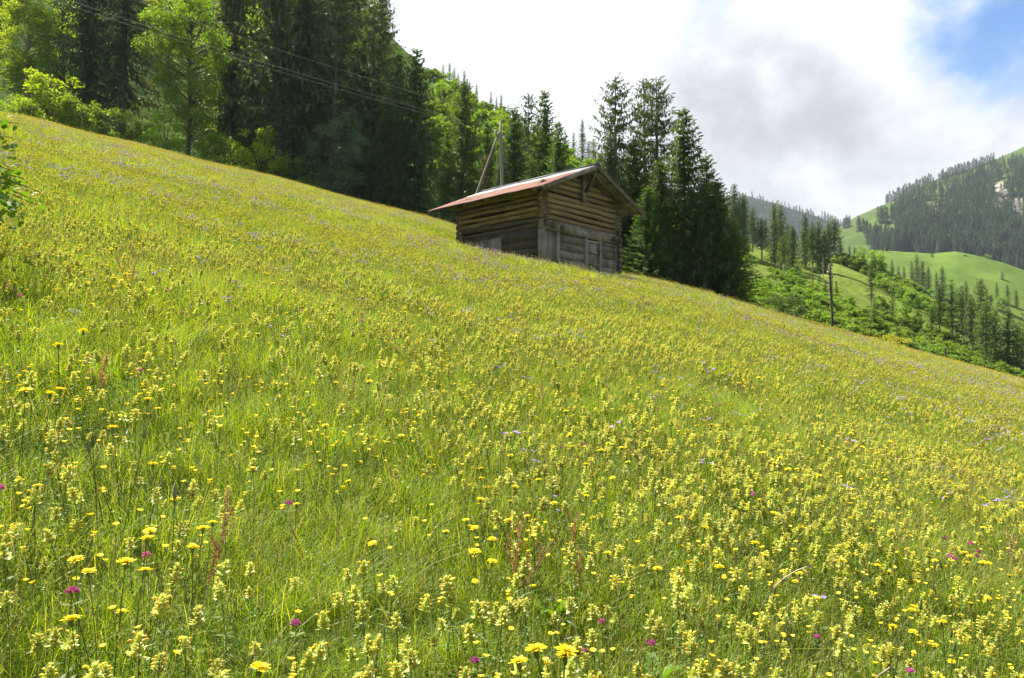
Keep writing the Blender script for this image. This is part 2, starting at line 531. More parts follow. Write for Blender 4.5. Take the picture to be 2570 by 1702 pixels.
class Sheet:
    def __init__(self, knots, bulge=0.0, rough=0.0, rs=30.0, seed=0):
        self.k = np.array(knots, float)
        self.bulge, self.rough, self.rs, self.seed = bulge, rough, rs, seed

    def point(self, px, t):
        px = np.asarray(px, float); t = np.asarray(t, float)
        k = self.k
        c = [np.interp(px, k[:, 0], k[:, i]) for i in range(1, 5)]
        A = at(px, c[2], c[3]); B = at(px, c[0], c[1])
        tt = np.minimum(t, 1.0)[..., None]
        P = A * (1 - tt) + B * tt
        z = self.bulge * 4 * tt[..., 0] * (1 - tt[..., 0])
        q = 2 * math.pi / self.rs; s = self.seed
        nz = (np.sin(P[..., 0] * q + s + 1.7 * np.sin(P[..., 1] * q * 0.6)) * np.sin(P[..., 1] * q * 0.8 + 2 * s)
              + 0.5 * np.sin(P[..., 0] * q * 2.3 + P[..., 1] * q * 1.7 + s))
        P[..., 2] += z + self.rough * nz * np.clip(4 * tt[..., 0] * (1 - tt[..., 0]) + 0.15, 0, 1)
        back = np.maximum(t - 1.0, 0)[..., None]
        out = nrm(np.concatenate([B[..., :2], np.zeros_like(B[..., :1])], -1))
        depth = np.linalg.norm(B - A, axis=-1, keepdims=True)
        P = P + out * back * depth - np.array([0, 0, 1.0]) * back ** 2 * depth * 0.9
        return P

    def find(self, px, py):
        """point of the sheet seen at a photo pixel"""
        t = np.linspace(0, 1, 160)
        P = self.point(np.full(160, float(px)), t)
        _, y = project(P)
        i = int(np.argmin(np.abs(y - py)))
        return P[i]

    def mesh(self, name, mat, nx=150, nt=46, attrs=None):
        px = np.linspace(self.k[0, 0], self.k[-1, 0], nx)
        t = np.concatenate([np.linspace(0, 1, nt), np.linspace(1.06, 1.9, 8)])
        X, T = np.meshgrid(px, t)
        P = self.point(X, T)
        n2 = len(t)
        i = np.arange(n2 - 1)[:, None] * nx; k = np.arange(nx - 1)[None]
        Fq = np.stack([i + k, i + k + 1, i + nx + k + 1, i + nx + k], -1).reshape(-1, 4)
        b = MB(); b.add(P.reshape(-1, 3), Fq)
        at_ = None
        if attrs:
            u, v = project(P.reshape(-1, 3))
            at_ = {k_: f(u, v) for k_, f in attrs.items()}
        return b.mesh(name, mat, True, at_)


def slope_mat(name, a, b, c, s1, s2, s3=None, rock=False):
    t = NT(name)
    n1 = t.noise(s1, 6, 0.62, 'World'); n2 = t.noise(s2, 5, 0.6, 'World')
    col = t.mix(t.rampv(n1, 0.35, 0.65), a, b)
    col = t.mix(t.rampv(n2, 0.55, 0.72), col, c)
    if rock:
        at_ = t.n('ShaderNodeAttribute', attribute_name='rock')
        n4 = t.noise(0.05, 6, 0.7, 'World')
        f = t.rampv(t.math('ADD', at_.outputs['Fac'], t.math('SUBTRACT', n4, 0.5)), 0.40, 0.62)
        col = t.mix(f, col, t.mix(t.rampv(n2, 0.3, 0.7), (0.19, 0.17, 0.145), (0.29, 0.26, 0.215)))
    return t.surf(col, 1.0, bump=n2, bstr=0.6, bdist=1.2, spec=0.03)


# px, crest py, crest depth, foot py, foot depth
HILL_WOOD = Sheet([(-900, -900, 250, 150, 108), (-300, -700, 250, 270, 108), (300, -420, 250, 395, 112), (700, -160, 255, 480, 118),
                   (900, 10, 260, 540, 120), (1010, 120, 265, 570, 120), (1090, 196, 268, 590, 118), (1180, 245, 272, 615, 112),
                   (1260, 290, 280, 635, 108), (1350, 345, 290, 655, 100), (1440, 392, 300, 690, 92), (1520, 425, 310, 725, 88), (1640, 470, 320, 760, 90)],
                  3.0, 1.6, 34, 1.0)
HILL_SHRUB = Sheet([(1430, 470, 330, 720, 96), (1640, 520, 330, 770, 96), (1760, 545, 320, 800, 98), (1830, 590, 310, 815, 100), (1900, 618, 300, 835, 102),
                    (1960, 640, 292, 850, 106), (2040, 655, 285, 870, 110), (2100, 662, 280, 885, 114), (2200, 700, 270, 915, 118), (2290, 738, 262, 940, 122),
                    (2400, 800, 250, 975, 126), (2500, 850, 240, 1000, 128), (2600, 905, 230, 1020, 130), (2900, 1040, 220, 1110, 135)],
                   2.0, 0.9, 28, 2.2)
HILL_PASTURE = Sheet([(1900, 720, 560, 900, 380), (2050, 672, 580, 900, 380), (2150, 643, 600, 900, 380), (2220, 630, 610, 900, 380), (2290, 633, 615, 900, 380),
                      (2340, 637, 620, 900, 380), (2400, 631, 620, 900, 380), (2450, 641, 610, 910, 380), (2520, 660, 600, 920, 380), (2600, 690, 590, 940, 380),
                      (2800, 740, 580, 980, 380)], 6.0, 1.2, 60, 0.4)
MOUNT_PASTURE = Sheet([(1750, 640, 1300, 760, 800), (1960, 612, 1320, 760, 800), (2060, 590, 1340, 760, 800), (2100, 574, 1350, 760, 800), (2140, 549, 1360, 760, 800),
                       (2222, 511, 1400, 760, 800), (2300, 474, 1430, 760, 800), (2340, 455, 1440, 760, 800), (2380, 440, 1450, 760, 800), (2440, 421, 1470, 760, 800),
                       (2495, 402, 1480, 760, 800), (2530, 388, 1490, 760, 800), (2570, 368, 1500, 760, 800), (2680, 325, 1520, 770, 800), (2950, 250, 1550, 800, 800)],
                      12.0, 7.0, 170, 0.9)
MOUNT_FAR = Sheet([(1600, 560, 2500, 700, 2000), (1700, 525, 2500, 700, 2000), (1800, 498, 2500, 700, 2000), (1880, 494, 2500, 700, 2000), (1940, 508, 2500, 700, 2000),
                   (2010, 530, 2500, 700, 2000), (2070, 552, 2500, 700, 2000), (2130, 570, 2500, 700, 2000), (2260, 620, 2500, 700, 2000)], 10, 12, 260, 0.3)


def gauss(u, v, cx, cy, sx, sy):
    return np.exp(-((u - cx) / sx) ** 2 - ((v - cy) / sy) ** 2)


def build_slopes():
    m1 = slope_mat('wood_floor', (0.055, 0.10, 0.015), (0.10, 0.16, 0.022), (0.15, 0.14, 0.06), 0.06, 0.25)
    m2 = slope_mat('shrub_floor', (0.115, 0.160, 0.022), (0.150, 0.185, 0.030), (0.075, 0.115, 0.02), 0.05, 0.35)
    m3 = slope_mat('alp_pasture', (0.078, 0.128, 0.020), (0.108, 0.158, 0.026), (0.062, 0.105, 0.02), 0.02, 0.12)
    m4 = slope_mat('mountain_pasture', (0.055, 0.088, 0.022), (0.080, 0.118, 0.028), (0.05, 0.07, 0.022), 0.008, 0.03, rock=True)
    m5 = slope_mat('far_forest_floor', (0.022, 0.036, 0.018), (0.034, 0.05, 0.022), (0.05, 0.07, 0.03), 0.01, 0.06)
    rock = lambda u, v: np.clip(0.95 * gauss(u, v, 2512, 485, 22, 42) + 0.85 * gauss(u, v, 2558, 518, 24, 40) + 0.75 * gauss(u, v, 2352, 520, 22, 16)
                                + 0.75 * gauss(u, v, 2445, 530, 28, 16) + 0.6 * gauss(u, v, 2195, 550, 11, 5), 0, 1)
    for name, sh, m, kw in (('wooded_hillside', HILL_WOOD, m1, {}), ('shrubby_hillside', HILL_SHRUB, m2, {}), ('pasture_hill', HILL_PASTURE, m3, {}),
                            ('mountain', MOUNT_PASTURE, m4, {'nx': 200, 'nt': 70, 'attrs': {'rock': rock}}), ('distant_mountain', MOUNT_FAR, m5, {})):
        tag(obj(name, sh.mesh(name, m, **kw)), name.replace('_', ' ') + ' of the alpine valley', None, None, 'structure')


build_slopes()

# ----------------------------------------------------------------------------
# the log barn   (local x along the gable, y backwards along the ridge, z up)
# ----------------------------------------------------------------------------
PHI = math.radians(43.4)
BW, BL = 5.80, 5.52
OG, OB, OE = 1.06, 1.40, 1.15           # roof overhang: front, back, eaves
HW, HR = 3.81, 5.06                     # roof plane above the long walls, at the ridge
BARN = np.array([1.42, 35.0, 5.09 + HC])
SL = (HR - HW) / (BW / 2)


def roof_z(x):
    return HR - SL * abs(x - BW / 2)


def build_barn():
    rng = np.random.default_rng(5)
    M['log_x'] = wood_mat('gable_logs', (0.31, 0.225, 0.092), (0.14, 0.098, 0.044), (0.23, 0.18, 0.11), 0, 5, 0.6)
    M['log_y'] = wood_mat('side_logs', (0.29, 0.225, 0.086), (0.14, 0.104, 0.043), (0.12, 0.09, 0.055), 1, 5, 0.6)
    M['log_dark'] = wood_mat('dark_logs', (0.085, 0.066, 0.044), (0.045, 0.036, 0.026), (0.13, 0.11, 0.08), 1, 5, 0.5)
    M['grey_x'] = wood_mat('grey_boards', (0.37, 0.33, 0.255), (0.20, 0.172, 0.13), (0.13, 0.10, 0.068), 0, 6, 0.85)
    M['grey_z'] = wood_mat('grey_posts', (0.36, 0.33, 0.27), (0.22, 0.20, 0.16), (0.11, 0.09, 0.065), 2, 6, 0.7)
    M['dark_z'] = wood_mat('dark_boards', (0.12, 0.10, 0.075), (0.065, 0.054, 0.042), (0.18, 0.16, 0.13), 1, 6, 0.5)
    M['end'] = wood_mat('log_ends', (0.17, 0.125, 0.075), (0.075, 0.055, 0.036), (0.04, 0.03, 0.022), 1, 8, 0.7)
    M['rafter'] = wood_mat('roof_timber', (0.20, 0.155, 0.085), (0.105, 0.08, 0.048), (0.25, 0.22, 0.16), 1, 5, 0.5)

    t = NT('red_metal')
    n = t.noise(2.2, 6, 0.65, 'Object'); n2 = t.noise(6, 6, 0.7, 'Object', (0.25, 1.6, 0.25))
    col = t.mix(t.rampv(n, 0.35, 0.7), (0.25, 0.085, 0.055), (0.175, 0.085, 0.06))
    col = t.mix(t.rampv(n2, 0.54, 0.70), col, (0.30, 0.225, 0.185))
    M['red_metal'] = t.surf(col, 0.7, 0.0, spec=0.2)
    t = NT('zinc_metal')
    n = t.noise(3, 6, 0.65, 'Object')
    M['zinc'] = t.surf(t.mix(t.rampv(n, 0.35, 0.7), (0.24, 0.245, 0.24), (0.36, 0.35, 0.33)), 0.6, 0.4, spec=0.4)
    t = NT('dark_metal')
    M['cap'] = t.surf((0.045, 0.05, 0.06), 0.5, 0.3)
    t = NT('iron'); M['iron'] = t.surf((0.05, 0.042, 0.038), 0.6, 0.6)
    t = NT('field_stone')
    n = t.noise(4, 6, 0.65, 'Object')
    M['stone'] = t.surf(t.mix(t.rampv(n, 0.35, 0.65), (0.15, 0.14, 0.12), (0.34, 0.32, 0.28)), 0.95, bump=n, bstr=0.8, bdist=0.05)

    root = thing('log_barn', 'weathered log hay barn with a low red metal roof standing alone on the flower meadow', 'barn',
                 BARN, (0, 0, math.pi / 2 - PHI))

    def log(b, p, q, r, mi=0, me_=1):
        p = np.array(p, float); q = np.array(q, float)
        n = 9
        s = np.linspace(0, 1, n)[:, None]
        P = p * (1 - s) + q * s
        L_ = np.linalg.norm(q - p)
        ph = rng.uniform(0, 6.3, 3)
        P[:, 2] += 0.022 * np.sin(s[:, 0] * 4.0 + ph[0]) + 0.009 * np.sin(s[:, 0] * 11 + ph[1])
        R = r * (1 + 0.09 * np.sin(s[:, 0] * 3 + ph[2]) + rng.uniform(-0.04, 0.04, n))
        V, Fs = tube(P, R, 12, True, 1.0)
        V += rng.normal(0, 0.003, V.shape)
        b.add(V, Fs[0], mi); b.n -= 0
        nv = len(V)
        off = b.n - nv
        for g in Fs[1:]:
            b.Fc.append(np.asarray(g) + off); b.M.append(np.full(1, me_, int))

    EX = 0.30                     # log ends past the corners
    sp = 0.272
    z0 = 2.30
    # --- front gable wall
    b = MB()
    for i in range(7):
        z = z0 + i * sp
        ext = EX + rng.uniform(-0.05, 0.05)
        if z > HW - 0.1:
            ext = 0.05
        log(b, (-ext, 0.0, z), (BW + EX + rng.uniform(-0.05, 0.05) if z < HW - 0.1 else BW, 0.0, z), 0.125 + rng.uniform(-0.009, 0.006))
    i = 7
    while True:
        z = z0 + i * sp
        half = (HR - z - 0.20) / SL
        if half < 0.35: break
        xa, xb = BW / 2 - half, BW / 2 + half
        log(b, (max(xa, 0.0), 0, z), (min(xb, BW), 0, z), 0.122)
        i += 1
    obj('gable_wall', b.mesh('gable_wall', [M['log_x'], M['end']], True), root)
    # --- back gable
    b = MB()
    i = 0
    while True:
        z = 0.5 + i * sp
        half = (HR - z - 0.20) / SL
        if half < 0.35: break
        e = EX if z < HW - 0.1 else 0
        log(b, (max(BW / 2 - half, -e), BL, z), (min(BW / 2 + half, BW + e), BL, z), 0.136)
        i += 1
    obj('gable_wall', b.mesh('back_gable', [M['log_x'], M['end']], True), root)
    # --- long walls, courses half a log higher than the gable's
    for x in (0.0, BW):
        b = MB()
        for i in range(8):
            z = z0 - 0.5 * sp + (i - 1) * sp
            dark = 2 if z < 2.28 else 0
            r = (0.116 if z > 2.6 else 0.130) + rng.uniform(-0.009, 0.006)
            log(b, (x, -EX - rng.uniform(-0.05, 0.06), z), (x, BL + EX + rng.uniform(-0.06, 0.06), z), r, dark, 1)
        if x > 0:
            for i in range(6):
                z = z0 - 0.5 * sp - (i + 2) * sp
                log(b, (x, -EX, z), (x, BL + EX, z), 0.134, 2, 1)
        obj('side_wall', b.mesh('side_wall', [M['log_y'], M['end'], M['log_dark']], True), root)
    # wall plates under the rafters, reaching out under the overhang
    for x in (0.0, BW):
        b = MB()
        log(b, (x, -0.95, HW - 0.20), (x, BL + 0.9, HW - 0.20), 0.125)
        if x > 0:
            log(b, (x, -0.62, HW - 0.46), (x, BL + 0.6, HW - 0.46), 0.125)
        obj('wall_plate', b.mesh('wall_plate', [M['log_y'], M['end']], True), root)
    # --- ridge purlin, king post, brace
    b = MB(); b.add(*beam((BW / 2, -0.95, HR - 0.22), (BW / 2, BL + 1.2, HR - 0.22), 0.2, 0.24))
    obj('ridge_beam', b.mesh('ridge_beam', M['rafter']), root)
    b = MB(); b.add(*beam((BW / 2 - 0.02, -0.20, HW - 0.42), (BW / 2 - 0.02, -0.20, HR - 0.34), 0.2, 0.14, (0, 1, 0)))
    obj('king_post', b.mesh('king_post', M['grey_z']), root)
    b = MB()
    pts = [np.array((BW / 2, -0.28 - 0.55 * s ** 0.8, HW + 0.05 + 0.80 * s)) for s in np.linspace(0, 1, 6)]
    for p, q in zip(pts[:-1], pts[1:]): b.add(*beam(p, q + (q - p) * 0.02, 0.13, 0.15, (1, 0, 0)))
    obj('brace', b.mesh('brace', M['log_dark']), root)
    # --- lower gable storey: sill beam with round beam ends, posts, boards, door
    b = MB()
    V, Fq = box(-0.16, BW + 0.14, -0.17, 0.12, 1.66, 2.14)
    b.add(V, Fq)
    obj('beam', b.mesh('beam', M['grey_x']), root)
    for x in (0.50, 1.20, 5.42):
        b = MB()
        log(b, (x, -0.30, 1.88), (x, 1.2, 1.88), 0.155, 0, 0)
        obj('beam_end', b.mesh('beam_end', [M['end']], True), root)
    for x, w in ((-0.10, 0.26), (0.98, 0.26), (3.14, 0.18), (4.30, 0.16), (5.72, 0.2)):
        b = MB(); V, Fq = box(x - w / 2, x + w / 2, -0.15, 0.08, -0.3, 1.655)
        b.add(V, Fq)
        obj('post', b.mesh('post', M['grey_z']), root)
    for (xa, xb, zs, mm) in ((0.04, 0.84, None, 'grey_z'), (1.115, 3.045, (0.0, 0.42, 0.83, 1.22, 1.64), 'grey_x'), (4.385, 5.61, (0.0, 0.38, 0.80, 1.20, 1.50), 'grey_x')):
        b = MB()
        if zs is None:
            xs = np.linspace(xa, xb, 4)
            for k in range(3):
                y = -0.07 - 0.012 * (k % 2)
                b.add(*box(xs[k] + 0.006, xs[k + 1] - 0.006, y, 0.0, -0.3, 1.65))
        else:
            for k in range(len(zs) - 1):
                y = -0.075 - rng.uniform(0, 0.014)
                b.add(*box(xa, xb, y, 0.0, zs[k] + 0.008 - (0.3 if k == 0 else 0), zs[k + 1] - 0.008))
        obj('board_panel', b.mesh('board_panel', M[mm]), root)
    b = MB(); b.add(*box(4.385, 5.61, -0.13, 0.02, 1.51, 1.60))
    obj('lintel', b.mesh('lintel', M['grey_x']), root)
    # door
    b = MB()
    b.add(*box(3.24, 4.21, -0.085, -0.03, 0.02, 1.58))
    for z in (0.03, 0.36, 0.92, 1.48): b.add(*box(3.245, 4.205, -0.13, -0.088, z, z + 0.10))
    for xa in (3.245, 4.10): b.add(*box(xa, xa + 0.10, -0.125, -0.0885, 0.132, 1.478))
    door = obj('door', b.mesh('door', M['grey_z']), root)
    tag(door, 'low grey board door of three panels')
    b = MB(); b.add(*tube([(4.16, -0.13, 0.92), (4.16, -0.20, 0.95), (4.16, -0.20, 1.10), (4.16, -0.13, 1.13)], 0.018, 6))
    b.add(*box(4.135, 4.185, -0.137, -0.127, 0.90, 1.16))
    obj('handle', b.mesh('handle', M['iron']), door)
    # --- lower side wall: dark boards near, grey upright boards far
    b = MB()
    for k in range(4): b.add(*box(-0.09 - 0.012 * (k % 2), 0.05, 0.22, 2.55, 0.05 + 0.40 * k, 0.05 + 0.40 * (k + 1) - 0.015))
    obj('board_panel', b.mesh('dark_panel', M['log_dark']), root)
    b = MB()
    ys = np.linspace(2.72, 5.1, 10)
    for k in range(9): b.add(*box(-0.13 - 0.012 * (k % 2), 0.03, ys[k] + 0.004, ys[k + 1] - 0.004, 0.1, 1.60 - 0.02 * (k % 3)))
    tag(obj('board_panel', b.mesh('upright_boards', M['grey_z']), root), 'pale grey upright boards at the foot of the side wall')
    b = MB(); b.add(*box(-0.16, 0.02, 2.56, 2.715, 0.0, 1.62))
    obj('post', b.mesh('post_side', M['grey_z']), root)
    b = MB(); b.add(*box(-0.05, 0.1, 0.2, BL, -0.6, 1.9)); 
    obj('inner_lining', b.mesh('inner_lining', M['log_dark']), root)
    # stones under the gable
    b = MB()
    for k in range(26):
        x = -0.2 + 6.3 * k / 25 + rng.uniform(-0.08, 0.08)
        c = np.array((x, rng.uniform(-0.16, 0.05), -0.16 + rng.uniform(-0.08, 0.04)))
        n_u, n_v = 7, 5
        s = np.array((rng.uniform(0.14, 0.24), 0.18, rng.uniform(0.12, 0.2)))
        P = []
        for v in range(n_v + 1):
            for u in range(n_u):
                a, e = 2 * math.pi * u / n_u, math.pi * (v / n_v - 0.5)
                P.append(c + s * np.array((math.cos(a) * math.cos(e), math.sin(a) * math.cos(e), math.sin(e))) * rng.uniform(0.85, 1.1))
        Fq = [(v * n_u + u, v * n_u + (u + 1) % n_u, (v + 1) * n_u + (u + 1) % n_u, (v + 1) * n_u + u) for v in range(n_v) for u in range(n_u)]
        b.add(np.array(P), np.array(Fq))
    obj('foundation', b.mesh('foundation', M['stone'], True), root)

    # --- roof: corrugated sheets on rafters and battens
    roof = obj('roof', None, root)
    roof.empty_display_size = 0.2

    def corrugated(side, s0, s1, lift, y0, y1):
        """one tier of sheets; s = 0 at the ridge, 1 at the eave"""
        half = BW / 2 + OE
        ny = int((y1 - y0) / 0.076 * 6)
        y = np.linspace(y0, y1, ny)
        s = np.linspace(s0, s1, 7)
        Y, S = np.meshgrid(y, s)
        wob = 0.010 * np.sin(Y * 1.7 + S * 5) + 0.007 * np.sin(Y * 4.1 + 2)
        Z0 = HR + 0.06 - SL * half * S + lift + 0.012 * np.sin(2 * math.pi * Y / 0.076) + wob
        X = BW / 2 + side * half * S
        top = np.stack([X, Y, Z0], -1).reshape(-1, 3); bot = top - np.array([0, 0, 0.004])
        i = np.arange(6)[:, None] * ny; k = np.arange(ny - 1)[None]
        Fq = np.stack([i + k, i + k + 1, i + ny + k + 1, i + ny + k], -1).reshape(-1, 4)
        if side > 0: Fq = Fq[:, ::-1]
        n = len(top)
        e = [np.stack([k[0], k[0] + 1, k[0] + 1 + n, k[0] + n], -1), np.stack([6 * ny + k[0], 6 * ny + k[0] + 1, 6 * ny + k[0] + 1 + n, 6 * ny + k[0] + n], -1)]
        r_ = np.arange(6) * ny
        e += [np.stack([r_, r_ + ny, r_ + ny + n, r_ + n], -1), np.stack([r_ + ny - 1, r_ + 2 * ny - 1, r_ + 2 * ny - 1 + n, r_ + ny - 1 + n], -1)]
        b = MB(); b.add(np.concatenate([top, bot]), [Fq, Fq[:, ::-1] + n] + e)
        return b

    ya, yb = -OG, BL + OB
    b = corrugated(-1, 0.30, 1.0, 0.0, ya, yb); obj('metal_sheet', b.mesh('red_lower', M['red_metal'], True), roof)
    b = corrugated(-1, 0.0, 0.33, 0.014, ya, yb); tag(obj('metal_sheet', b.mesh('grey_upper', M['zinc'], True), roof), 'bright grey corrugated sheets below the ridge')
    b = corrugated(1, 0.48, 1.0, 0.0, ya, yb); obj('metal_sheet', b.mesh('zinc_lower', M['zinc'], True), roof)
    b = corrugated(1, 0.0, 0.52, 0.014, ya, yb); tag(obj('metal_sheet', b.mesh('zinc_upper', M['zinc'], True), roof), 'bare grey corrugated sheets of the far slope')
    b = MB()
    for side in (-1, 1):
        x0, x1 = BW / 2, BW / 2 + side * 0.26
        P = np.array([(x0, ya - 0.03, HR + 0.135), (x0, yb, HR + 0.135), (x1, yb, HR + 0.135 - SL * 0.26), (x1, ya - 0.03, HR + 0.135 - SL * 0.26)])
        V = np.concatenate([P, P - np.array([0, 0, 0.03])])
        Fq = np.array([(0, 1, 2, 3), (7, 6, 5, 4), (0, 4, 5, 1), (1, 5, 6, 2), (2, 6, 7, 3), (3, 7, 4, 0)])
        b.add(V + np.array([side * 0.001, 0, 0]), Fq)
    obj('ridge_cap', b.mesh('ridge_cap', M['cap']), roof)
    # a thin bright flashing along the outer edge of the red side
    for side in (-1, 1):
        for y in (ya + 0.10, -0.42, 1.1, 2.7, 4.2, BL + OB - 0.1):
            b = MB()
            half = BW / 2 + OE - 0.06
            p = np.array((BW / 2 + side * 0.02, y, HR - 0.05)); q = np.array((BW / 2 + side * half, y, HR - 0.05 - SL * half))
            b.add(*beam(p, q, 0.10, 0.13))
            obj('rafter', b.mesh('rafter', M['rafter']), roof)
    for side in (-1, 1):
        for s in (0.12, 0.34, 0.56, 0.78, 0.97):
            b = MB(); half = (BW / 2 + OE) * s
            b.add(*beam((BW / 2 + side * half, ya + 0.02, HR + 0.026 - SL * half), (BW / 2 + side * half, yb - 0.02, HR + 0.026 - SL * half), 0.09, 0.028))
            obj('batten', b.mesh('batten', M['rafter']), roof)
    b = MB()
    half = BW / 2 + OE
    b.add(*beam((BW / 2 - 0.03, ya + 0.015, HR - 0.065), (BW / 2 - half + 0.03, ya + 0.015, HR - 0.065 - SL * (half - 0.03)), 0.035, 0.19))
    obj('rake_board', b.mesh('rake_board', M['grey_x']), roof)


build_barn()

# ----------------------------------------------------------------------------
# telephone poles and their cables
# ----------------------------------------------------------------------------
M['pole'] = wood_mat('pole_wood', (0.36, 0.32, 0.25), (0.24, 0.21, 0.165), (0.30, 0.27, 0.22), 2, 5, 0.4)
M['pole_dark'] = wood_mat('tarred_pole', (0.10, 0.075, 0.058), (0.055, 0.042, 0.034), (0.14, 0.11, 0.09), 2, 5, 0.4)
M['pole_tan'] = wood_mat('strut_wood', (0.24, 0.21, 0.13), (0.15, 0.13, 0.08), (0.2, 0.18, 0.13), 2, 5, 0.4)
t_ = NT('porcelain'); M['porcelain'] = t_.surf((0.6, 0.58, 0.54), 0.25)
t_ = NT('brown_porcelain'); M['porcelain_brown'] = t_.surf((0.10, 0.06, 0.045), 0.25)
t_ = NT('cable'); M['cable'] = t_.surf((0.10, 0.095, 0.08), 0.7, 0.0)
M['iron2'] = bpy.data.materials['iron']


def insulator(pole, base, out, mat):
    """iron bracket with a porcelain bell; returns the point where the cable lies"""
    base = np.array(base, float); tip = base + np.array(out, float)
    b = MB(); b.add(*tube([base, base * 0.3 + tip * 0.7, tip, tip + np.array((0, 0, 0.16))], 0.016, 6))
    br = obj('bracket', b.mesh('bracket', M['iron2']), pole)
    b = MB()
    z = np.array([0.10, 0.12, 0.19, 0.22, 0.26, 0.29]); r = np.array([0.05, 0.075, 0.065, 0.04, 0.05, 0.02])
    b.add(*tube(np.stack([np.full(6, tip[0]), np.full(6, tip[1]), tip[2] + z], -1), r * 1.25, 10))
    obj('insulator', b.mesh('insulator', mat, True), br)
    return tip + np.array((0, 0, 0.30))


def build_poles():
    att = {}
    # pole by the barn, with a slanting strut
    top = at(1256, 305, 57.0); base = at(1262, 600, 57.0); base[2] = ground_z(base[0], base[1]) - 0.2
    base[0] = at(1263, 560, 57.0)[0]
    p1 = thing('utility_pole', 'pale wooden cable pole rising behind the barn roof', 'pole', base)
    b = MB(); d = top - base
    b.add(*tube([d * s for s in np.linspace(0, 1, 7)], np.linspace(0.135, 0.10, 7), 10))
    obj('shaft', b.mesh('shaft', M['pole'], True), p1)
    sf = at(1198, 482, 55.5); sd = at(1252, 332, 57.0)
    dirs = sd - sf; foot = sf + dirs * -0.55
    b = MB(); b.add(*tube([foot - base + (sd - foot) * s for s in np.linspace(0, 1, 6)], np.linspace(0.11, 0.085, 6), 10))
    obj('strut', b.mesh('strut', M['pole_tan'], True), p1)
    L1 = [insulator(p1, d * 0.985, (0.22, -0.05, 0.0), M['porcelain_brown']), insulator(p1, d * 0.905, (-0.46, -0.05, 0.0), M['porcelain']),
          insulator(p1, d * 0.855, (0.22, -0.05, 0.0), M['porcelain'])]
    att[1] = [p + base for p in L1]
    # pole on the right edge of the meadow
    top = at(2082, 664, 70.0); base = at(2091, 835, 70.0); base[2] = ground_z(base[0], base[1]) - 0.1
    p2 = thing('utility_pole', 'dark tarred cable pole on the right brow of the meadow', 'pole', base)
    b = MB(); d = top - base
    b.add(*tube([d * s for s in np.linspace(0, 1, 7)], np.linspace(0.125, 0.10, 7), 10))
    obj('shaft', b.mesh('shaft_dark', M['pole_dark'], True), p2)
    L2 = [insulator(p2, d * 0.955, (0.20, 0, 0), M['porcelain_brown']), insulator(p2, d * 0.865, (-0.20, 0, 0), M['porcelain']), insulator(p2, d * 0.79, (0.2, 0, 0), M['porcelain_brown'])]
    att[2] = [p + base for p in L2]
    # the next ones far down, and one in the bushes
    for (px, y0, y1, dd, lab, mat) in ((2372, 876, 915, 97, 'short dark pole stub at the right edge of the meadow', 'pole_dark'),
                                       (1966, 645, 690, 215, 'small far grey pole before the spruces on the shrubby slope', 'pole')):
        tp = at(px, y0, dd)
        bs = at(px + 1, y1, dd)
        if px > 2300: bs[2] = ground_z(bs[0], bs[1]) - 0.3
        o = thing('utility_pole', lab, 'pole', bs)
        b = MB(); d = tp - bs
        b.add(*tube([d * s for s in np.linspace(-0.3, 1, 5)], np.linspace(0.13, 0.1, 5), 8))
        obj('shaft', b.mesh('shaft_far', M[mat], True), o)
        if px > 2300:
            att[3] = [insulator(o, d * 0.98, (0.15 * s, 0, 0), M['porcelain_brown']) + bs for s in (1, -1, 1.6)]
        else:
            b = MB(); b.add(*beam(d * 0.97 + np.array((-0.9, 0, 0)), d * 0.97 + np.array((0.9, 0, 0)), 0.12, 0.14))
            obj('crossarm', b.mesh('crossarm', M['pole']), o)
    # cables: from beyond the left edge to pole 1, on to pole 2, on down
    src = [at(150, -72, 90), at(-40, -75, 92), at(-40, -62, 92)]

    def cable(p, q, sag, label):
        s = np.linspace(0, 1, 40)[:, None]
        P = p * (1 - s) + q * s
        P[:, 2] -= sag * 4 * (s * (1 - s))[:, 0]
        b = MB(); b.add(*tube(P - P[0], 0.0075, 4))
        tag(obj('power_cable', b.mesh('power_cable', M['cable'], True), None, P[0]), label, 'cable', 'cables strung between the poles')

    names = ('top', 'middle', 'lowest')
    for i in range(3):
        cable(src[i], att[1][i], 0.55, names[i] + ' cable running down in front of the forest to the pole behind the barn')
        cable(att[1][i], att[2][i], 0.85, names[i] + ' cable passing over the barn roof to the dark pole on the right')
        cable(att[2][i], att[3][i], 0.2, names[i] + ' cable leading from the dark pole down to the right')


build_poles()

# ----------------------------------------------------------------------------
# trees
# ----------------------------------------------------------------------------


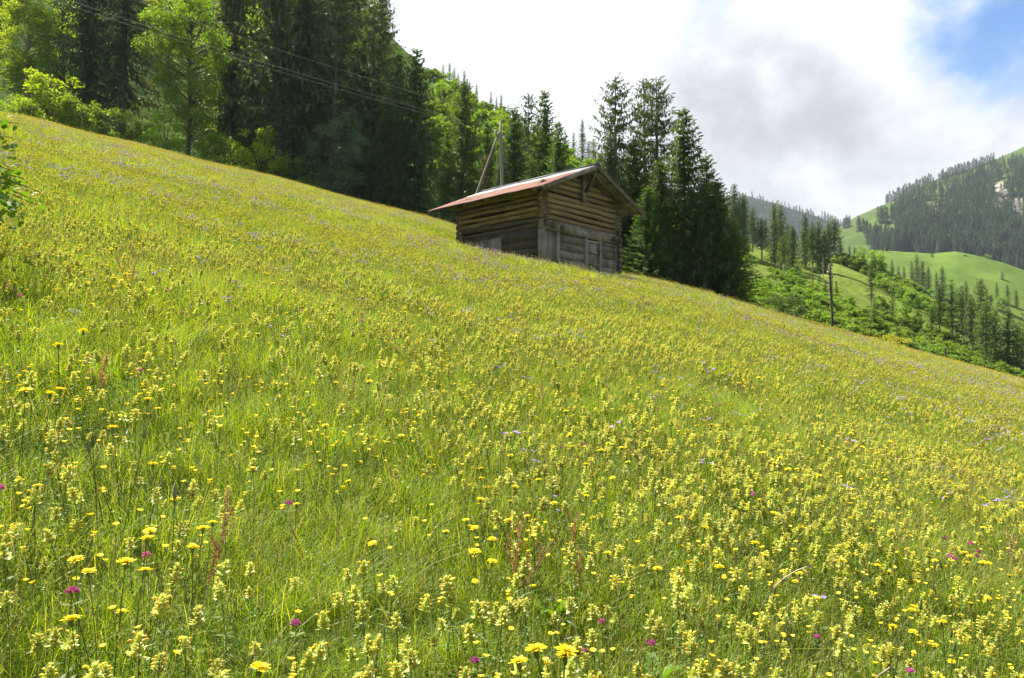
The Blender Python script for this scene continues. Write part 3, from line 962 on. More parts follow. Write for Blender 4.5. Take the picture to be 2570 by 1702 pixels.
def spruce_parts(seed, H, R, h0=0.05, step=0.45, nb=(6, 9), spacing=0.24, size=1.0, droop=0.35, curtain=0.5, top_pow=0.85, gaps=0.0, bare=0.0, sides=7, limbs=True, narrow=0.55, jit=1.0, fine=1.0):
    """returns crown and trunk of a spruce standing at the origin"""
    rng = np.random.default_rng(seed)
    crown, trunk = MB(), MB()
    zz = np.linspace(-0.6, H, 14)
    bend = rng.normal(0, 0.05, 2)
    tx = bend[0] * np.sin(zz / H * 3); ty = bend[1] * np.sin(zz / H * 2.6)
    r0 = 0.0125 * H + 0.03
    rad = r0 * (1 - np.clip(zz / H, 0, 1)) ** 0.85 + 0.012
    trunk.add(*tube(np.stack([tx, ty, zz], -1), rad, sides))
    C, D, W, Ln, Wd = [], [], [], [], []
    z = h0 * H
    while z < H * 0.985:
        t = (z - h0 * H) / (H * (1 - h0))
        n = rng.integers(nb[0], nb[1] + 1)
        if gaps and rng.random() < gaps * (1 - t): n = max(1, n // 3)
        a0 = rng.uniform(0, 6.28)
        for j in range(n):
            az = a0 + 6.283 * j / n + rng.normal(0, 0.25)
            prof = (1 - t) ** top_pow * min(1.0, narrow + 2.2 * t)
            L_ = R * prof * rng.uniform(0.68, 1.12) + 0.18
            if gaps and rng.random() < gaps * 0.35: L_ *= rng.uniform(0.3, 0.7)
            zb = z + rng.uniform(-0.5, 0.5) * step * jit
            o = np.array((math.cos(az), math.sin(az), 0.0))
            dr = droop * (1.15 - 0.9 * t) * rng.uniform(0.7, 1.3)
            up = 0.30 * rng.uniform(0.6, 1.3) + (0.35 * t)
            m = max(2, int(L_ / spacing))
            s = (np.arange(m) + rng.uniform(0.3, 0.9, m)) / m
            s = bare + (1 - bare) * s
            base = np.stack([o[0] * L_ * s, o[1] * L_ * s, zb - dr * L_ * s + up * L_ * s ** 2.2], -1)
            if limbs and L_ > 0.5:
                ss = np.linspace(0, 1, 4)
                trunk.add(*tube(np.stack([o[0] * L_ * ss, o[1] * L_ * ss, zb - dr * L_ * ss + up * L_ * ss ** 2.2], -1), np.linspace(0.012 + 0.008 * L_, 0.006, 4), 3, False))
            side = np.array((-o[1], o[0], 0.0))
            taper = (1.05 - 0.55 * s)
            for sg in (-1, 1):
                dd = nrm(o[None] * rng.uniform(0.35, 0.9, (m, 1)) + sg * side[None] * rng.uniform(0.5, 1.1, (m, 1)) + np.array((0, 0, -1.0))[None] * rng.uniform(0.05, 0.55 + curtain * 0.6, (m, 1)))
                C.append(base); D.append(dd); W.append(nrm(np.cross(dd, rvec(rng, m) * 0.6 + np.array((0, 0, 1.0)))))
                Ln.append(size * rng.uniform(0.34, 0.74, m) * taper * min(1.0, 0.45 + L_ * 0.3)); Wd.append(size * fine * rng.uniform(0.12, 0.22, m))
            # twigs hanging under the branch
            q = rng.random(m) < curtain
            if q.any():
                k = int(q.sum())
                dd = nrm(np.array((0, 0, -1.0))[None] + 0.35 * rvec(rng, k) + 0.25 * o[None])
                C.append(base[q]); D.append(dd); W.append(side_of(dd, rng))
                Ln.append(size * rng.uniform(0.35, 0.95, k) * min(1.0, 0.35 + L_ * 0.3)); Wd.append(size * rng.uniform(0.10, 0.19, k))
            # the tip
            dd = nrm(o[None] + np.array((0, 0, 0.25 - dr * 0.5))[None] + 0.2 * rvec(rng, 1))
            C.append(base[-1:]); D.append(dd); W.append(side_of(dd, rng)); Ln.append(np.array([size * 0.42])); Wd.append(np.array([size * 0.15]))
        z += step * (1 - 0.45 * t) * rng.uniform(0.8, 1.2)
    # leader
    k = 7
    dd = nrm(np.array((0, 0, 1.0))[None] + 0.55 * rvec(rng, k))
    C.append(np.stack([np.zeros(k), np.zeros(k), H - rng.uniform(0.0, 0.6, k)], -1)); D.append(dd); W.append(side_of(dd, rng)); Ln.append(np.full(k, 0.35 * size)); Wd.append(np.full(k, 0.08 * size))
    crown.add(*kites(np.concatenate(C), np.concatenate(D), np.concatenate(W), np.concatenate(Ln), np.concatenate(Wd)))
    return crown, trunk


def leafy_parts(seed, H, R, h0=0.25, nclump=70, per=110, leaf=0.24, clump=(0.7, 1.25), top=0.5, stems=1, open_=0.0, flat=0.65, trunk_r=None, limbs=True):
    """broad-leaved tree or shrub: trunk, limbs, clumps of leaves at their ends"""
    rng = np.random.default_rng(seed)
    crown, trunk = MB(), MB()
    zc0, zc1 = h0 * H, H
    cz = zc0 + (zc1 - zc0) * top
    cl = []
    while len(cl) < nclump:
        v = rvec(rng, 1)[0]
        rr = rng.uniform(0.25, 1.0) ** 0.45
        if rng.random() < open_ and rr > 0.7: continue
        p = v * rr
        zc = cz + (p[2] * (zc1 - cz) if p[2] > 0 else p[2] * (cz - zc0))
        lob = 1 + 0.28 * math.sin(3 * math.atan2(v[1], v[0]) + seed) + 0.18 * math.sin(5 * v[2] + seed * 2.1)
        cl.append((p[0] * R * lob, p[1] * R * lob, zc - 0.35))
    cl = np.array(cl)
    r0 = trunk_r or (0.011 * H + 0.03)
    if stems == 1:
        zz = np.linspace(-0.5, H * 0.8, 9)
        P = np.stack([0.12 * np.sin(zz * 0.5 + seed), 0.12 * np.cos(zz * 0.43 + seed) - 0.12 * math.cos(seed), zz], -1)
        trunk.add(*tube(P, np.linspace(r0, r0 * 0.25, 9), 8))
    else:
        for k in range(stems):
            a = 6.28 * k / stems + rng.uniform(-0.4, 0.4); l = rng.uniform(0.5, 0.85) * H
            s = np.linspace(0, 1, 6)
            o = R * rng.uniform(0.25, 0.6)
            trunk.add(*tube(np.stack([math.cos(a) * o * s ** 1.3, math.sin(a) * o * s ** 1.3, -0.3 + (l + 0.3) * s], -1), np.linspace(r0, r0 * 0.3, 6), 5))
    if limbs:
        for c in cl[::2 if nclump > 30 else 1]:
            zb = max(0.1 * H, min(0.72 * H, c[2] - 0.55 * math.hypot(c[0], c[1]) - 0.3))
            s = np.linspace(0, 1, 5)[:, None]
            a = np.array((0, 0, zb)); P = a * (1 - s) + c * s
            P[:, 2] += 0.25 * np.sin(s[:, 0] * 3.14) * (0.3 if stems == 1 else 0.0)
            trunk.add(*tube(P, np.linspace(r0 * 0.34, 0.012, 5), 4, False))
    C, D, W, Ln, Wd = [], [], [], [], []
    for c in cl:
        n = int(per * rng.uniform(0.6, 1.4))
        cr = rng.uniform(*clump)
        q = rvec(rng, n) * (rng.random((n, 1)) ** 0.5) * cr * np.array((1, 1, flat))
        q[:, 2] += 0.15 * cr - 0.25 * (q[:, 0] ** 2 + q[:, 1] ** 2) / cr
        out = nrm(q + np.array((c[0], c[1], 0)) * 0.5)
        dd = nrm(out * 0.6 + rvec(rng, n) + np.array((0, 0, -0.35)))
        nn = nrm(np.array((0, 0, 1.0)) + 0.8 * rvec(rng, n))
        C.append(c + q); D.append(dd); W.append(nrm(np.cross(dd, nn)))
        l = leaf * rng.uniform(0.65, 1.25, n)
        Ln.append(l); Wd.append(l * rng.uniform(0.6, 0.85, n))
    crown.add(*kites(np.concatenate(C), np.concatenate(D), np.concatenate(W), np.concatenate(Ln), np.concatenate(Wd), 0.5))
    return crown, trunk


KIND = {}


def kind(key, parts, leaf, bark, H):
    c, t = parts
    KIND[key] = (c.mesh(key + '_crown', leaf), t.mesh(key + '_trunk', bark, True), H)


S, O, FS = M['spruce'], M['spruce_old'], M['spruce_far']
kind('spruce_full', spruce_parts(1, 16, 4.2, 0.02, 0.72, (9, 12), 0.14, 1.05, 0.42, 0.35, narrow=0.85, jit=0.45, fine=0.85), S, M['bark'], 16)
kind('spruce_full2', spruce_parts(2, 16, 3.7, 0.04, 0.70, (8, 11), 0.145, 1.05, 0.46, 0.45, 0.8, narrow=0.8, jit=0.6, fine=0.85), S, M['bark'], 16)
kind('spruce_tall', spruce_parts(3, 22, 4.0, 0.10, 0.46, (6, 8), 0.23, 1.05, 0.55, 0.85, 0.62, 0.1), O, M['bark'], 22)
kind('spruce_tall2', spruce_parts(4, 22, 4.3, 0.16, 0.5, (5, 8), 0.24, 1.05, 0.6, 0.9, 0.55, 0.2), O, M['bark'], 22)
kind('spruce_thin', spruce_parts(5, 18, 3.1, 0.14, 0.60, (5, 8), 0.13, 0.78, 0.46, 1.0, 0.55, 0.40, 0.12, fine=0.75), O, M['bark'], 18)
kind('spruce_thin2', spruce_parts(6, 18, 2.7, 0.20, 0.64, (5, 7), 0.13, 0.76, 0.42, 0.9, 0.5, 0.45, 0.15, fine=0.75), O, M['bark'], 18)
kind('spruce_bare', spruce_parts(7, 24, 2.4, 0.42, 0.6, (4, 7), 0.25, 1.0, 0.5, 0.8, 0.5, 0.3, 0.1), O, M['bark_grey'], 24)
kind('spruce_young', spruce_parts(8, 8, 1.8, 0.02, 0.32, (6, 8), 0.2, 0.75, 0.22, 0.25), S, M['bark'], 8)
kind('spruce_brown', spruce_parts(9, 7, 1.3, 0.05, 0.36, (5, 7), 0.22, 0.7, 0.25, 0.4, 0.8, 0.3), M['brown_needles'], M['bark'], 7)
kind('spruce_mid', spruce_parts(10, 18, 3.6, 0.10, 0.70, (7, 9), 0.26, 1.15, 0.42, 0.5, 0.75, limbs=False, jit=0.6), S, M['bark_grey'], 18)
kind('spruce_mid2', spruce_parts(11, 18, 3.2, 0.28, 0.70, (6, 9), 0.26, 1.15, 0.48, 0.6, 0.65, 0.15, limbs=False, jit=0.6), S, M['bark_grey'], 18)
kind('spruce_mid3', spruce_parts(12, 10, 2.6, 0.03, 0.5, (7, 9), 0.24, 0.95, 0.28, 0.3, limbs=False, jit=0.6), S, M['bark'], 10)
kind('spruce_far', spruce_parts(13, 20, 3.8, 0.06, 1.4, (5, 7), 0.9, 3.0, 0.35, 0.4, 0.8, limbs=False, sides=5), FS, M['bark'], 20)
kind('spruce_far2', spruce_parts(14, 20, 3.2, 0.10, 1.5, (5, 6), 0.9, 3.0, 0.4, 0.5, 0.7, limbs=False, sides=5), FS, M['bark'], 20)
kind('spruce_dead', (spruce_parts(15, 12, 1.0, 0.5, 0.8, (2, 3), 0.5, 0.22, 0.2, 0.1, 0.6)[0], spruce_parts(15, 12, 1.2, 0.35, 0.5, (3, 5), 0.5, 0.3, 0.15, 0.1, 0.6)[1]), M['dead'], M['bark_grey'], 12)
kind('maple', leafy_parts(21, 24, 4.8, 0.10, 215, 110, 0.25, (0.8, 1.35), 0.55, 1, 0.25), M['maple'], M['bark_dark'], 24)
kind('beech', leafy_parts(22, 20, 3.8, 0.18, 130, 115, 0.25, (0.75, 1.3), 0.55, 1, 0.3), M['beech'], M['bark_grey'], 20)
kind('beech2', leafy_parts(23, 18, 3.0, 0.22, 60, 110, 0.25, (0.7, 1.2), 0.5, 1, 0.4), M['beech'], M['bark_dark'], 18)
kind('alder', leafy_parts(24, 11, 3.2, 0.04, 70, 110, 0.24, (0.75, 1.2), 0.5, 3, 0.1), M['alder'], M['bark_dark'], 11)
kind('bush', leafy_parts(25, 5.5, 2.4, 0.0, 42, 105, 0.21, (0.55, 0.95), 0.4, 5, 0.2), M['beech'], M['bark_dark'], 5.5)
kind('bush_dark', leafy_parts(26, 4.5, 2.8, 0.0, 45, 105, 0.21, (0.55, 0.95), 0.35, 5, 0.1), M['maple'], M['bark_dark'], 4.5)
kind('bush_mid', leafy_parts(27, 4.0, 2.3, 0.0, 26, 110, 0.29, (0.5, 0.9), 0.35, 3, 0.1, limbs=False), M['shrub'], M['bark_dark'], 4)
kind('bush_mid2', leafy_parts(28, 3.2, 2.6, 0.0, 26, 110, 0.28, (0.5, 0.85), 0.35, 3, 0.1, limbs=False), M['shrub'], M['bark_dark'], 3.2)
kind('bush_mid3', leafy_parts(29, 5.5, 2.0, 0.02, 28, 110, 0.29, (0.5, 0.85), 0.4, 3, 0.2, limbs=False), M['shrub'], M['bark_dark'], 5.5)
kind('bush_gold', leafy_parts(30, 2.4, 2.0, 0.0, 22, 70, 0.22, (0.5, 0.8), 0.35, 4, 0.1), M['gold'], M['bark_dark'], 2.4)
kind('leafy_mid', leafy_parts(31, 12, 3.0, 0.12, 45, 60, 0.45, (0.8, 1.3), 0.5, 1, 0.15), M['shrub'], M['bark_grey'], 12)
kind('leafy_mid2', leafy_parts(32, 10, 3.2, 0.10, 45, 60, 0.45, (0.8, 1.3), 0.5, 1, 0.15), M['maple'], M['bark_grey'], 10)
kind('bush_black', leafy_parts(33, 4.6, 2.0, 0.0, 34, 90, 0.24, (0.5, 0.85), 0.45, 4, 0.1), M['spruce'], M['bark_dark'], 4.6)

RNG = random.Random(11)


def plant(key, base, H, name, label, cat, group=None, wide=1.0, rot=None, parts=('crown', 'trunk')):
    c, t, h = KIND[key]
    s = H / h
    o = thing(name, label, cat, base, (0, 0, RNG.uniform(0, 6.28) if rot is None else rot), (s * wide, s * wide, s), group)
    obj(parts[0], c, o); obj(parts[1], t, o)
    return o


def top_tree(key, px, top, d, name, label, cat, group=None, wide=1.0, sheet=None, rot=None, parts=('crown', 'trunk')):
    """a tree at depth d whose tip shows at (px, top)"""
    p = at(px, top, d)
    z = float(ground_z(p[0], p[1]))
    if sheet is not None:
        k = sheet.k
        t = np.linspace(0, 1, 200); P = sheet.point(np.full(200, float(px)), t)
        z = max(z, float(np.interp(d, P[:, 1], P[:, 2])))
    return plant(key, (p[0], p[1], z), p[2] - z, name, label, cat, group, wide, rot, parts)


G1 = 'spruces and broad-leaved trees along the upper edge of the meadow'
for (key, px, top, d, name, label, cat, wide) in (
        ('spruce_bare', 32, -330, 122, 'spruce_tree', 'grey bare trunked spruce by the left edge of the photo', 'tree', 1.0),
        ('beech', 75, -40, 114, 'beech_tree', 'bright leafy tree right beside the bare grey trunk on the far left', 'tree', 1.15),
        ('beech2', 162, -70, 116, 'beech_tree', 'bright leafy tree with a thin dark stem left of the first dark spruces', 'tree', 1.1),
        ('spruce_tall', 228, -190, 112, 'spruce_tree', 'left one of the two dark curtain-like spruces above the dark bushes', 'tree', 1.0),
        ('spruce_tall2', 320, -260, 113, 'spruce_tree', 'right one of the two dark curtain-like spruces above the dark bushes', 'tree', 1.0),
        ('maple', 482, -52, 104, 'maple_tree', 'large green maple with dark twin stem at the meadow edge', 'tree', 1.0),
        ('spruce_tall', 590, -240, 116, 'spruce_tree', 'dark spruce directly behind the right half of the large maple', 'tree', 1.05),
        ('beech2', 668, -15, 124, 'beech_tree', 'glowing yellow-green tree in the gap between two dark spruces', 'tree', 0.9),
        ('spruce_tall2', 705, -190, 108, 'spruce_tree', 'tall dark spruce with a long visible trunk right of the glowing tree', 'tree', 1.05),
        ('spruce_tall', 770, -40, 111, 'spruce_tree', 'broad dark spruce standing close to the one with the long trunk', 'tree', 1.15),
        ('spruce_thin', 845, -75, 109, 'spruce_tree', 'spruce with a bare dark spire topped beyond the upper edge', 'tree', 1.25),
        ('spruce_thin', 937, 3, 113, 'spruce_tree', 'tall spruce with thin open crown tip against the white sky', 'tree', 1.3),
        ('spruce_full2', 900, 95, 114, 'spruce_tree', 'dense dark spruce below the tall thin tip', 'tree', 1.1),
        ('spruce_full2', 1000, 116, 115, 'spruce_tree', 'narrow spruce tip between the thin crown and the last broad spruce', 'tree', 0.9),
        ('spruce_full', 1045, 122, 111, 'spruce_tree', 'last broad dark spruce of the forest edge left of the barn', 'tree', 1.0),
        ('alder', 862, 270, 104, 'alder_tree', 'dull grey-green bushy tree in front of the dark spruces', 'tree', 1.0),
        ('spruce_full', 975, 250, 109, 'spruce_tree', 'low dark spruce filling the forest edge just left of the last one', 'tree', 1.0),
        ('spruce_full2', 640, 160, 112, 'spruce_tree', 'short dark spruce in the shade behind the bright bush by the long trunk', 'tree', 1.0)):
    top_tree(key, px, top, d, name, label, cat, G1, wide)

for (key, px, top, d, label, wide) in (
        ('bush', 135, 160, 101, 'tall light green shrub below the thin stemmed tree on the left', 1.15),
        ('bush_dark', 45, 235, 99, 'low dark shrub at the left upper corner of the meadow', 1.2),
        ('bush_dark', 215, 238, 101, 'dark green shrub to the right of the tall light green one', 1.0),
        ('bush_dark', 290, 262, 101, 'wide dark shrub under the two curtain-like spruces', 1.15),
        ('bush_dark', 355, 300, 102, 'dark shrub at the foot of the spruces left of the bright round bush', 1.0),
        ('bush', 415, 265, 100, 'bright round bush beside the maple stem', 0.85),
        ('bush', 655, 300, 104, 'yellow-green bush in front of the long spruce trunk', 0.9),
        ('bush_dark', 560, 330, 104, 'shaded bush between the maple and the yellow-green bush', 1.1),
        ('bush_dark', 745, 380, 106, 'shaded bush at the foot of the broad spruce', 1.0)):
    top_tree(key, px, top, d, 'shrub', label, 'shrub', 'shrubs along the upper edge of the meadow', wide, parts=('foliage', 'stems'))

# rows behind the forest edge
_rg = random.Random(3)
for i in range(26):
    px = -330 + i * 54 + _rg.uniform(-14, 14)
    if px > 1010: break
    d = _rg.uniform(124, 175)
    lf = i % 3 != 0 if px < 480 else (i % 5 == 1 and px < 700)
    key = _rg.choice(['beech', 'beech2']) if lf else _rg.choice(['spruce_tall', 'spruce_tall2', 'spruce_full2'])
    top = _rg.uniform(-260, -60) + max(0, px - 620) * 0.52
    top_tree(key, px, top, d, 'beech_tree' if lf else 'spruce_tree',
             'light green tree deep in the forest behind the first row' if lf else 'dark spruce deep in the forest behind the first row',
             'tree', 'trees deep in the forest', 1.15, HILL_WOOD)

G2 = 'spruces behind the barn'
for (key, px, top, d, label, wide, name) in (
        ('spruce_full2', 1166, 196, 96, 'tall spruce standing alone left of the strutted pole', 0.95, 'spruce_tree'),
        ('spruce_full', 1122, 330, 98, 'small spruce close to the left of the tall lone one', 0.9, 'spruce_tree'),
        ('spruce_brown', 1216, 398, 92, 'withered brown young spruce beside the slanting strut', 1.0, 'spruce_tree'),
        ('spruce_full2', 1222, 300, 101, 'green spruce just left of the pale pole', 0.9, 'spruce_tree'),
        ('spruce_full2', 1291, 262, 94, 'spruce just right of the pale pole top', 0.85, 'spruce_tree'),
        ('spruce_thin2', 1325, 235, 98, 'slender open spruce between two darker ones behind the roof', 1.0, 'spruce_tree'),
        ('spruce_full', 1366, 226, 92, 'pointed dark spruce rising over the middle of the roof', 0.85, 'spruce_tree'),
        ('spruce_full', 1402, 305, 88, 'spruce leaning against the right side of the pointed dark one', 0.9, 'spruce_tree'),
        ('spruce_full2', 1258, 380, 90, 'low spruce at the foot of the pale pole', 1.0, 'spruce_tree'),
        ('spruce_young', 1336, 400, 84, 'young spruce with pale tips just above the roof edge', 1.2, 'spruce_tree')):
    top_tree(key, px, top, d, name, label, 'tree', G2, wide, HILL_WOOD)

G3 = 'spruce group right of the barn'
for (key, px, top, d, label, wide) in (
        ('spruce_thin', 1545, 192, 66, 'leftmost tall open spruce behind the right roof edge', 1.15),
        ('spruce_thin2', 1614, 199, 69, 'middle one of the three tall open spruces', 0.95),
        ('spruce_thin', 1646, 195, 67, 'right one of the three tall open spruces, next to the dense one', 1.15),
        ('spruce_full', 1716, 272, 61, 'dense pointed spruce with tiered branches right of the open ones', 1.05),
        ('spruce_full2', 1772, 383, 62, 'spruce standing against the right side of the dense pointed one', 1.0),
        ('spruce_full', 1800, 455, 60, 'lowest spruce at the right end of the group with sweeping branches', 1.25),
        ('spruce_full2', 1590, 345, 64, 'dark spruce filling the middle under the open crowns', 1.05),
        ('spruce_tall', 1530, 330, 62, 'drooping olive spruce beside the barn gable', 0.9),
        ('spruce_full2', 1655, 400, 60, 'low dense spruce at the foot of the dense pointed one', 1.05),
        ('spruce_full2', 1560, 440, 63, 'lower spruce between the drooping olive one and the dark middle one', 1.2),
        ('spruce_full', 1625, 470, 59, 'lower dark spruce in front of the open crowns near the gable', 1.3),
        ('spruce_full', 1740, 480, 59, 'lower dark spruce between the dense pointed one and the right end', 1.3),
        ('spruce_full2', 1838, 560, 60, 'smallest spruce with branches down to the grass at the right end of the group', 1.7),
        ('spruce_full', 1500, 400, 70, 'spruce half hidden behind the roof ridge', 0.8)):
    top_tree(key, px, top, d, 'spruce_tree', label, 'tree', G3, wide)

QUEUE = []


def queue_bush(key, P, h, label, group, wide):
    QUEUE.append((key, np.array(P, float), h, label, group, wide))


# wooded hillside: bushes and little trees
_rg = random.Random(8)
n_ = 0
while n_ < 190:
    px = _rg.uniform(1075, 1520); f = _rg.random()
    crest = float(np.interp(px, HILL_WOOD.k[:, 0], HILL_WOOD.k[:, 1]))
    py = crest + 6 + f * 260
    if py > 560: continue
    P = HILL_WOOD.find(px, py)
    if P[1] > 262 - 0 and py > crest + 60: pass
    h = _rg.uniform(3.0, 6.5)
    queue_bush(_rg.choice(['bush_mid', 'bush_mid2', 'bush_mid3', 'bush_mid3']), P, h, 'light green bush among many on the steep slope behind the barn', 'bushes on the steep slope behind the barn', _rg.uniform(0.9, 1.3))
    n_ += 1
for px, hgt in ((1112, 7), (1128, 9), (1140, 8), (1150, 7), (1165, 9), (1178, 6), (1196, 7), (1232, 7), (1246, 6), (1258, 8), (1275, 6), (1320, 7), (1420, 8), (1440, 9), (1478, 8), (1490, 9)):
    P = HILL_WOOD.find(px, float(np.interp(px, HILL_WOOD.k[:, 0], HILL_WOOD.k[:, 1])) + 4)
    plant('spruce_mid3', P, hgt, 'spruce_tree', 'small dark spruce in the row on the skyline of the steep slope', 'tree', 'small spruces on the skyline behind the barn', 0.9)
P = HILL_WOOD.find(1462, 408)
plant('spruce_mid', P, 15.5, 'spruce_tree', 'lone dark spruce on the skyline between the barn roof and the tall open spruces', 'tree', None, 0.8)

# shrubby hillside on the right: trees given by tip and foot
G4 = 'spruces on the shrubby slope'
ordn = ['first', 'second', 'third', 'fourth', 'fifth', 'sixth', 'seventh', 'eighth', 'ninth', 'tenth', 'eleventh', 'twelfth', 'thirteenth', 'fourteenth', 'fifteenth', 'sixteenth']
for i, (key, px, top, foot, wide) in enumerate((
        ('spruce_mid', 1845, 462, 632, 0.85), ('spruce_mid', 1868, 486, 640, 0.9), ('spruce_mid2', 1890, 520, 645, 0.9), ('spruce_mid2', 1913, 548, 655, 1.1),
        ('spruce_mid', 1945, 510, 668, 0.8), ('spruce_mid', 1961, 514, 672, 0.8), ('spruce_mid2', 1968, 590, 686, 1.1), ('spruce_mid', 1990, 566, 692, 1.0),
        ('spruce_mid', 2022, 537, 676, 0.75), ('spruce_mid2', 2040, 560, 684, 0.9), ('spruce_mid', 2056, 556, 690, 0.9), ('spruce_mid', 2072, 580, 690, 0.9),
        ('spruce_mid2', 2080, 556, 630, 1.0), ('spruce_mid2', 2096, 550, 628, 1.1))):
    P = HILL_SHRUB.find(px, foot)
    d = P[1]; tip = at(px, top, d)
    plant(key, P, tip[2] - P[2], 'spruce_tree', ordn[i] + ' spruce from the left on the crest of the shrubby slope', 'tree', G4, wide * 1.3)
_rg = random.Random(44)
for i in range(18):
    px = 1790 + i * 17 + _rg.uniform(-7, 7)
    P = HILL_SHRUB.point(np.array([px]), np.array([0.99]))[0]
    tip = at(px, float(np.interp(px, (1790, 1850, 1900, 1960, 2100), (475, 490, 545, 548, 585))) + _rg.uniform(-8, 22), P[1])
    plant(_rg.choice(['spruce_mid', 'spruce_mid2']), P, tip[2] - P[2], 'spruce_tree', 'spruce half hidden in the back row on the crest of the shrubby slope', 'tree', 'back row of spruces on the shrubby slope', _rg.uniform(0.75, 1.0))
for (key, px, top, foot, label, wide, name) in (
        ('spruce_mid3', 2110, 598, 642, 'small dark spruce just right of the crest spruces', 0.8, 'spruce_tree'),
        ('spruce_mid3', 2133, 618, 658, 'left one of the two thin little spruces above the pasture', 0.7, 'spruce_tree'),
        ('spruce_mid3', 2146, 622, 662, 'right one of the two thin little spruces above the pasture', 0.7, 'spruce_tree'),
        ('leafy_mid2', 2163, 612, 662, 'pale green tree left of the round dark one', 0.7, 'leafy_tree'),
        ('leafy_mid2', 2196, 622, 668, 'round dark green tree on the pasture rim', 1.15, 'leafy_tree'),
        ('spruce_mid2', 2188, 657, 788, 'tall slim spruce with a bare lower trunk in the middle of the pasture slope', 0.75, 'spruce_tree'),
        ('spruce_mid3', 2196, 752, 846, 'dark spruce at the meadow brow below the tall slim one', 1.05, 'spruce_tree'),
        ('spruce_mid3', 2241, 730, 803, 'pointed dark spruce right of the round tree on the slope', 0.9, 'spruce_tree'),
        ('leafy_mid2', 2214, 738, 798, 'round tree between two dark spruces on the slope', 1.0, 'leafy_tree'),
        ('leafy_mid', 2275, 745, 818, 'light green open tree on the slope above the right tree group', 0.8, 'leafy_tree'),
        ('leafy_mid', 2305, 775, 840, 'pale green tree between the open tree and the right spruce group', 0.8, 'leafy_tree'),
        ('spruce_dead', 2068, 640, 712, 'dead grey spruce with bare twigs beside the dark pole', 1.0, 'dead_tree'),
        ('spruce_mid3', 2040, 684, 715, 'left little spruce in the bushes left of the dark pole', 0.8, 'spruce_tree'),
        ('spruce_mid3', 2056, 676, 716, 'right little spruce in the bushes left of the dark pole', 0.8, 'spruce_tree'),
        ('spruce_mid3', 2072, 705, 742, 'low dark spruce touching the dark pole on its left', 1.0, 'spruce_tree'),
        ('spruce_mid3', 2100, 705, 748, 'low dark spruce touching the dark pole on its right', 0.8, 'spruce_tree')):
    P = HILL_SHRUB.find(px, foot)
    tip = at(px, top, P[1])
    plant(key, P, tip[2] - P[2], name, label, 'tree', None, wide)
G5 = 'spruce group at the right edge'
for i, (px, top, foot, wide, key) in enumerate(((2340, 770, 850, 0.9, 'spruce_mid2'), (2360, 712, 856, 0.72, 'spruce_mid2'), (2392, 702, 868, 0.8, 'spruce_mid2'), (2418, 718, 890, 0.72, 'spruce_mid2'),
                                                (2440, 738, 905, 0.7, 'spruce_mid2'), (2466, 700, 890, 0.85, 'spruce_mid'), (2476, 758, 928, 0.85, 'spruce_mid2'),
                                                (2502, 775, 940, 0.9, 'spruce_mid'), (2535, 772, 950, 0.9, 'spruce_mid'), (2556, 815, 960, 1.0, 'spruce_mid'), (2590, 760, 965, 1.0, 'spruce_mid'))):
    P = HILL_SHRUB.find(px, foot)
    tip = at(px, top, P[1])
    plant(key, P, tip[2] - P[2], 'spruce_tree', ordn[i] + ' spruce from the left in the bare trunked group at the right edge', 'tree', G5, wide * 1.35)
for (px, top, d, lab) in ((1948, 735, 96, 'left one of the two blackish bushes on the right brow of the meadow'), (1990, 732, 94, 'right one of the two blackish bushes on the right brow of the meadow')):
    top_tree('bush_black', px, top, d, 'shrub', lab, 'shrub', None, 1.0, HILL_SHRUB, parts=('foliage', 'stems'))
top_tree('bush_gold', 2232, 832, 84, 'shrub', 'yellow-green bush on the brow right of the dark pole', 'shrub', None, 1.2, None, parts=('foliage', 'stems'))

_rg = random.Random(21)
n_ = 0
BUSH_Y = np.array([(1700, 600), (1840, 630), (1880, 645), (1960, 690), (2040, 715), (2100, 750), (2150, 770), (2200, 800), (2300, 815), (2370, 850), (2480, 900), (2570, 930)], float)
while n_ < 300:
    px = _rg.uniform(1780, 2560)
    y0 = float(np.interp(px, BUSH_Y[:, 0], BUSH_Y[:, 1]))
    y1 = float(np.interp(px, SIL[:, 0], SIL[:, 1])) + 25
    py = _rg.uniform(y0, y1)
    P = HILL_SHRUB.find(px, py)
    h = _rg.uniform(1.5, 3.4) * (0.85 + 0.4 * (py - y0) / (y1 - y0))
    queue_bush(_rg.choice(['bush_mid', 'bush_mid2', 'bush_mid2', 'bush_mid3']), P, h, 'green bush in the thicket below the right slope', 'bushes in the thicket on the right slope', _rg.uniform(0.9, 1.35))
    n_ += 1
# hedge lines above the little pasture
for (xa, ya, xb, yb, n, hh, wd) in ((2090, 645, 2150, 668, 16, 4.5, 1.1), (2150, 660, 2300, 738, 30, 4.2, 1.1), (2200, 716, 2380, 800, 26, 3.6, 1.1), (2300, 770, 2420, 840, 16, 3.0, 1.2)):
    for i in range(n):
        s = (i + _rg.random()) / n
        px, py = xa + (xb - xa) * s + _rg.uniform(-8, 8), ya + (yb - ya) * s + _rg.uniform(-6, 7)
        P = HILL_SHRUB.find(px, py)
        queue_bush(_rg.choice(['bush_mid', 'bush_mid2']), P, hh * _rg.uniform(0.7, 1.2), 'bush in the hedge lines crossing the small pasture', 'bushes in the hedge lines of the pasture', wd * _rg.uniform(0.9, 1.2))

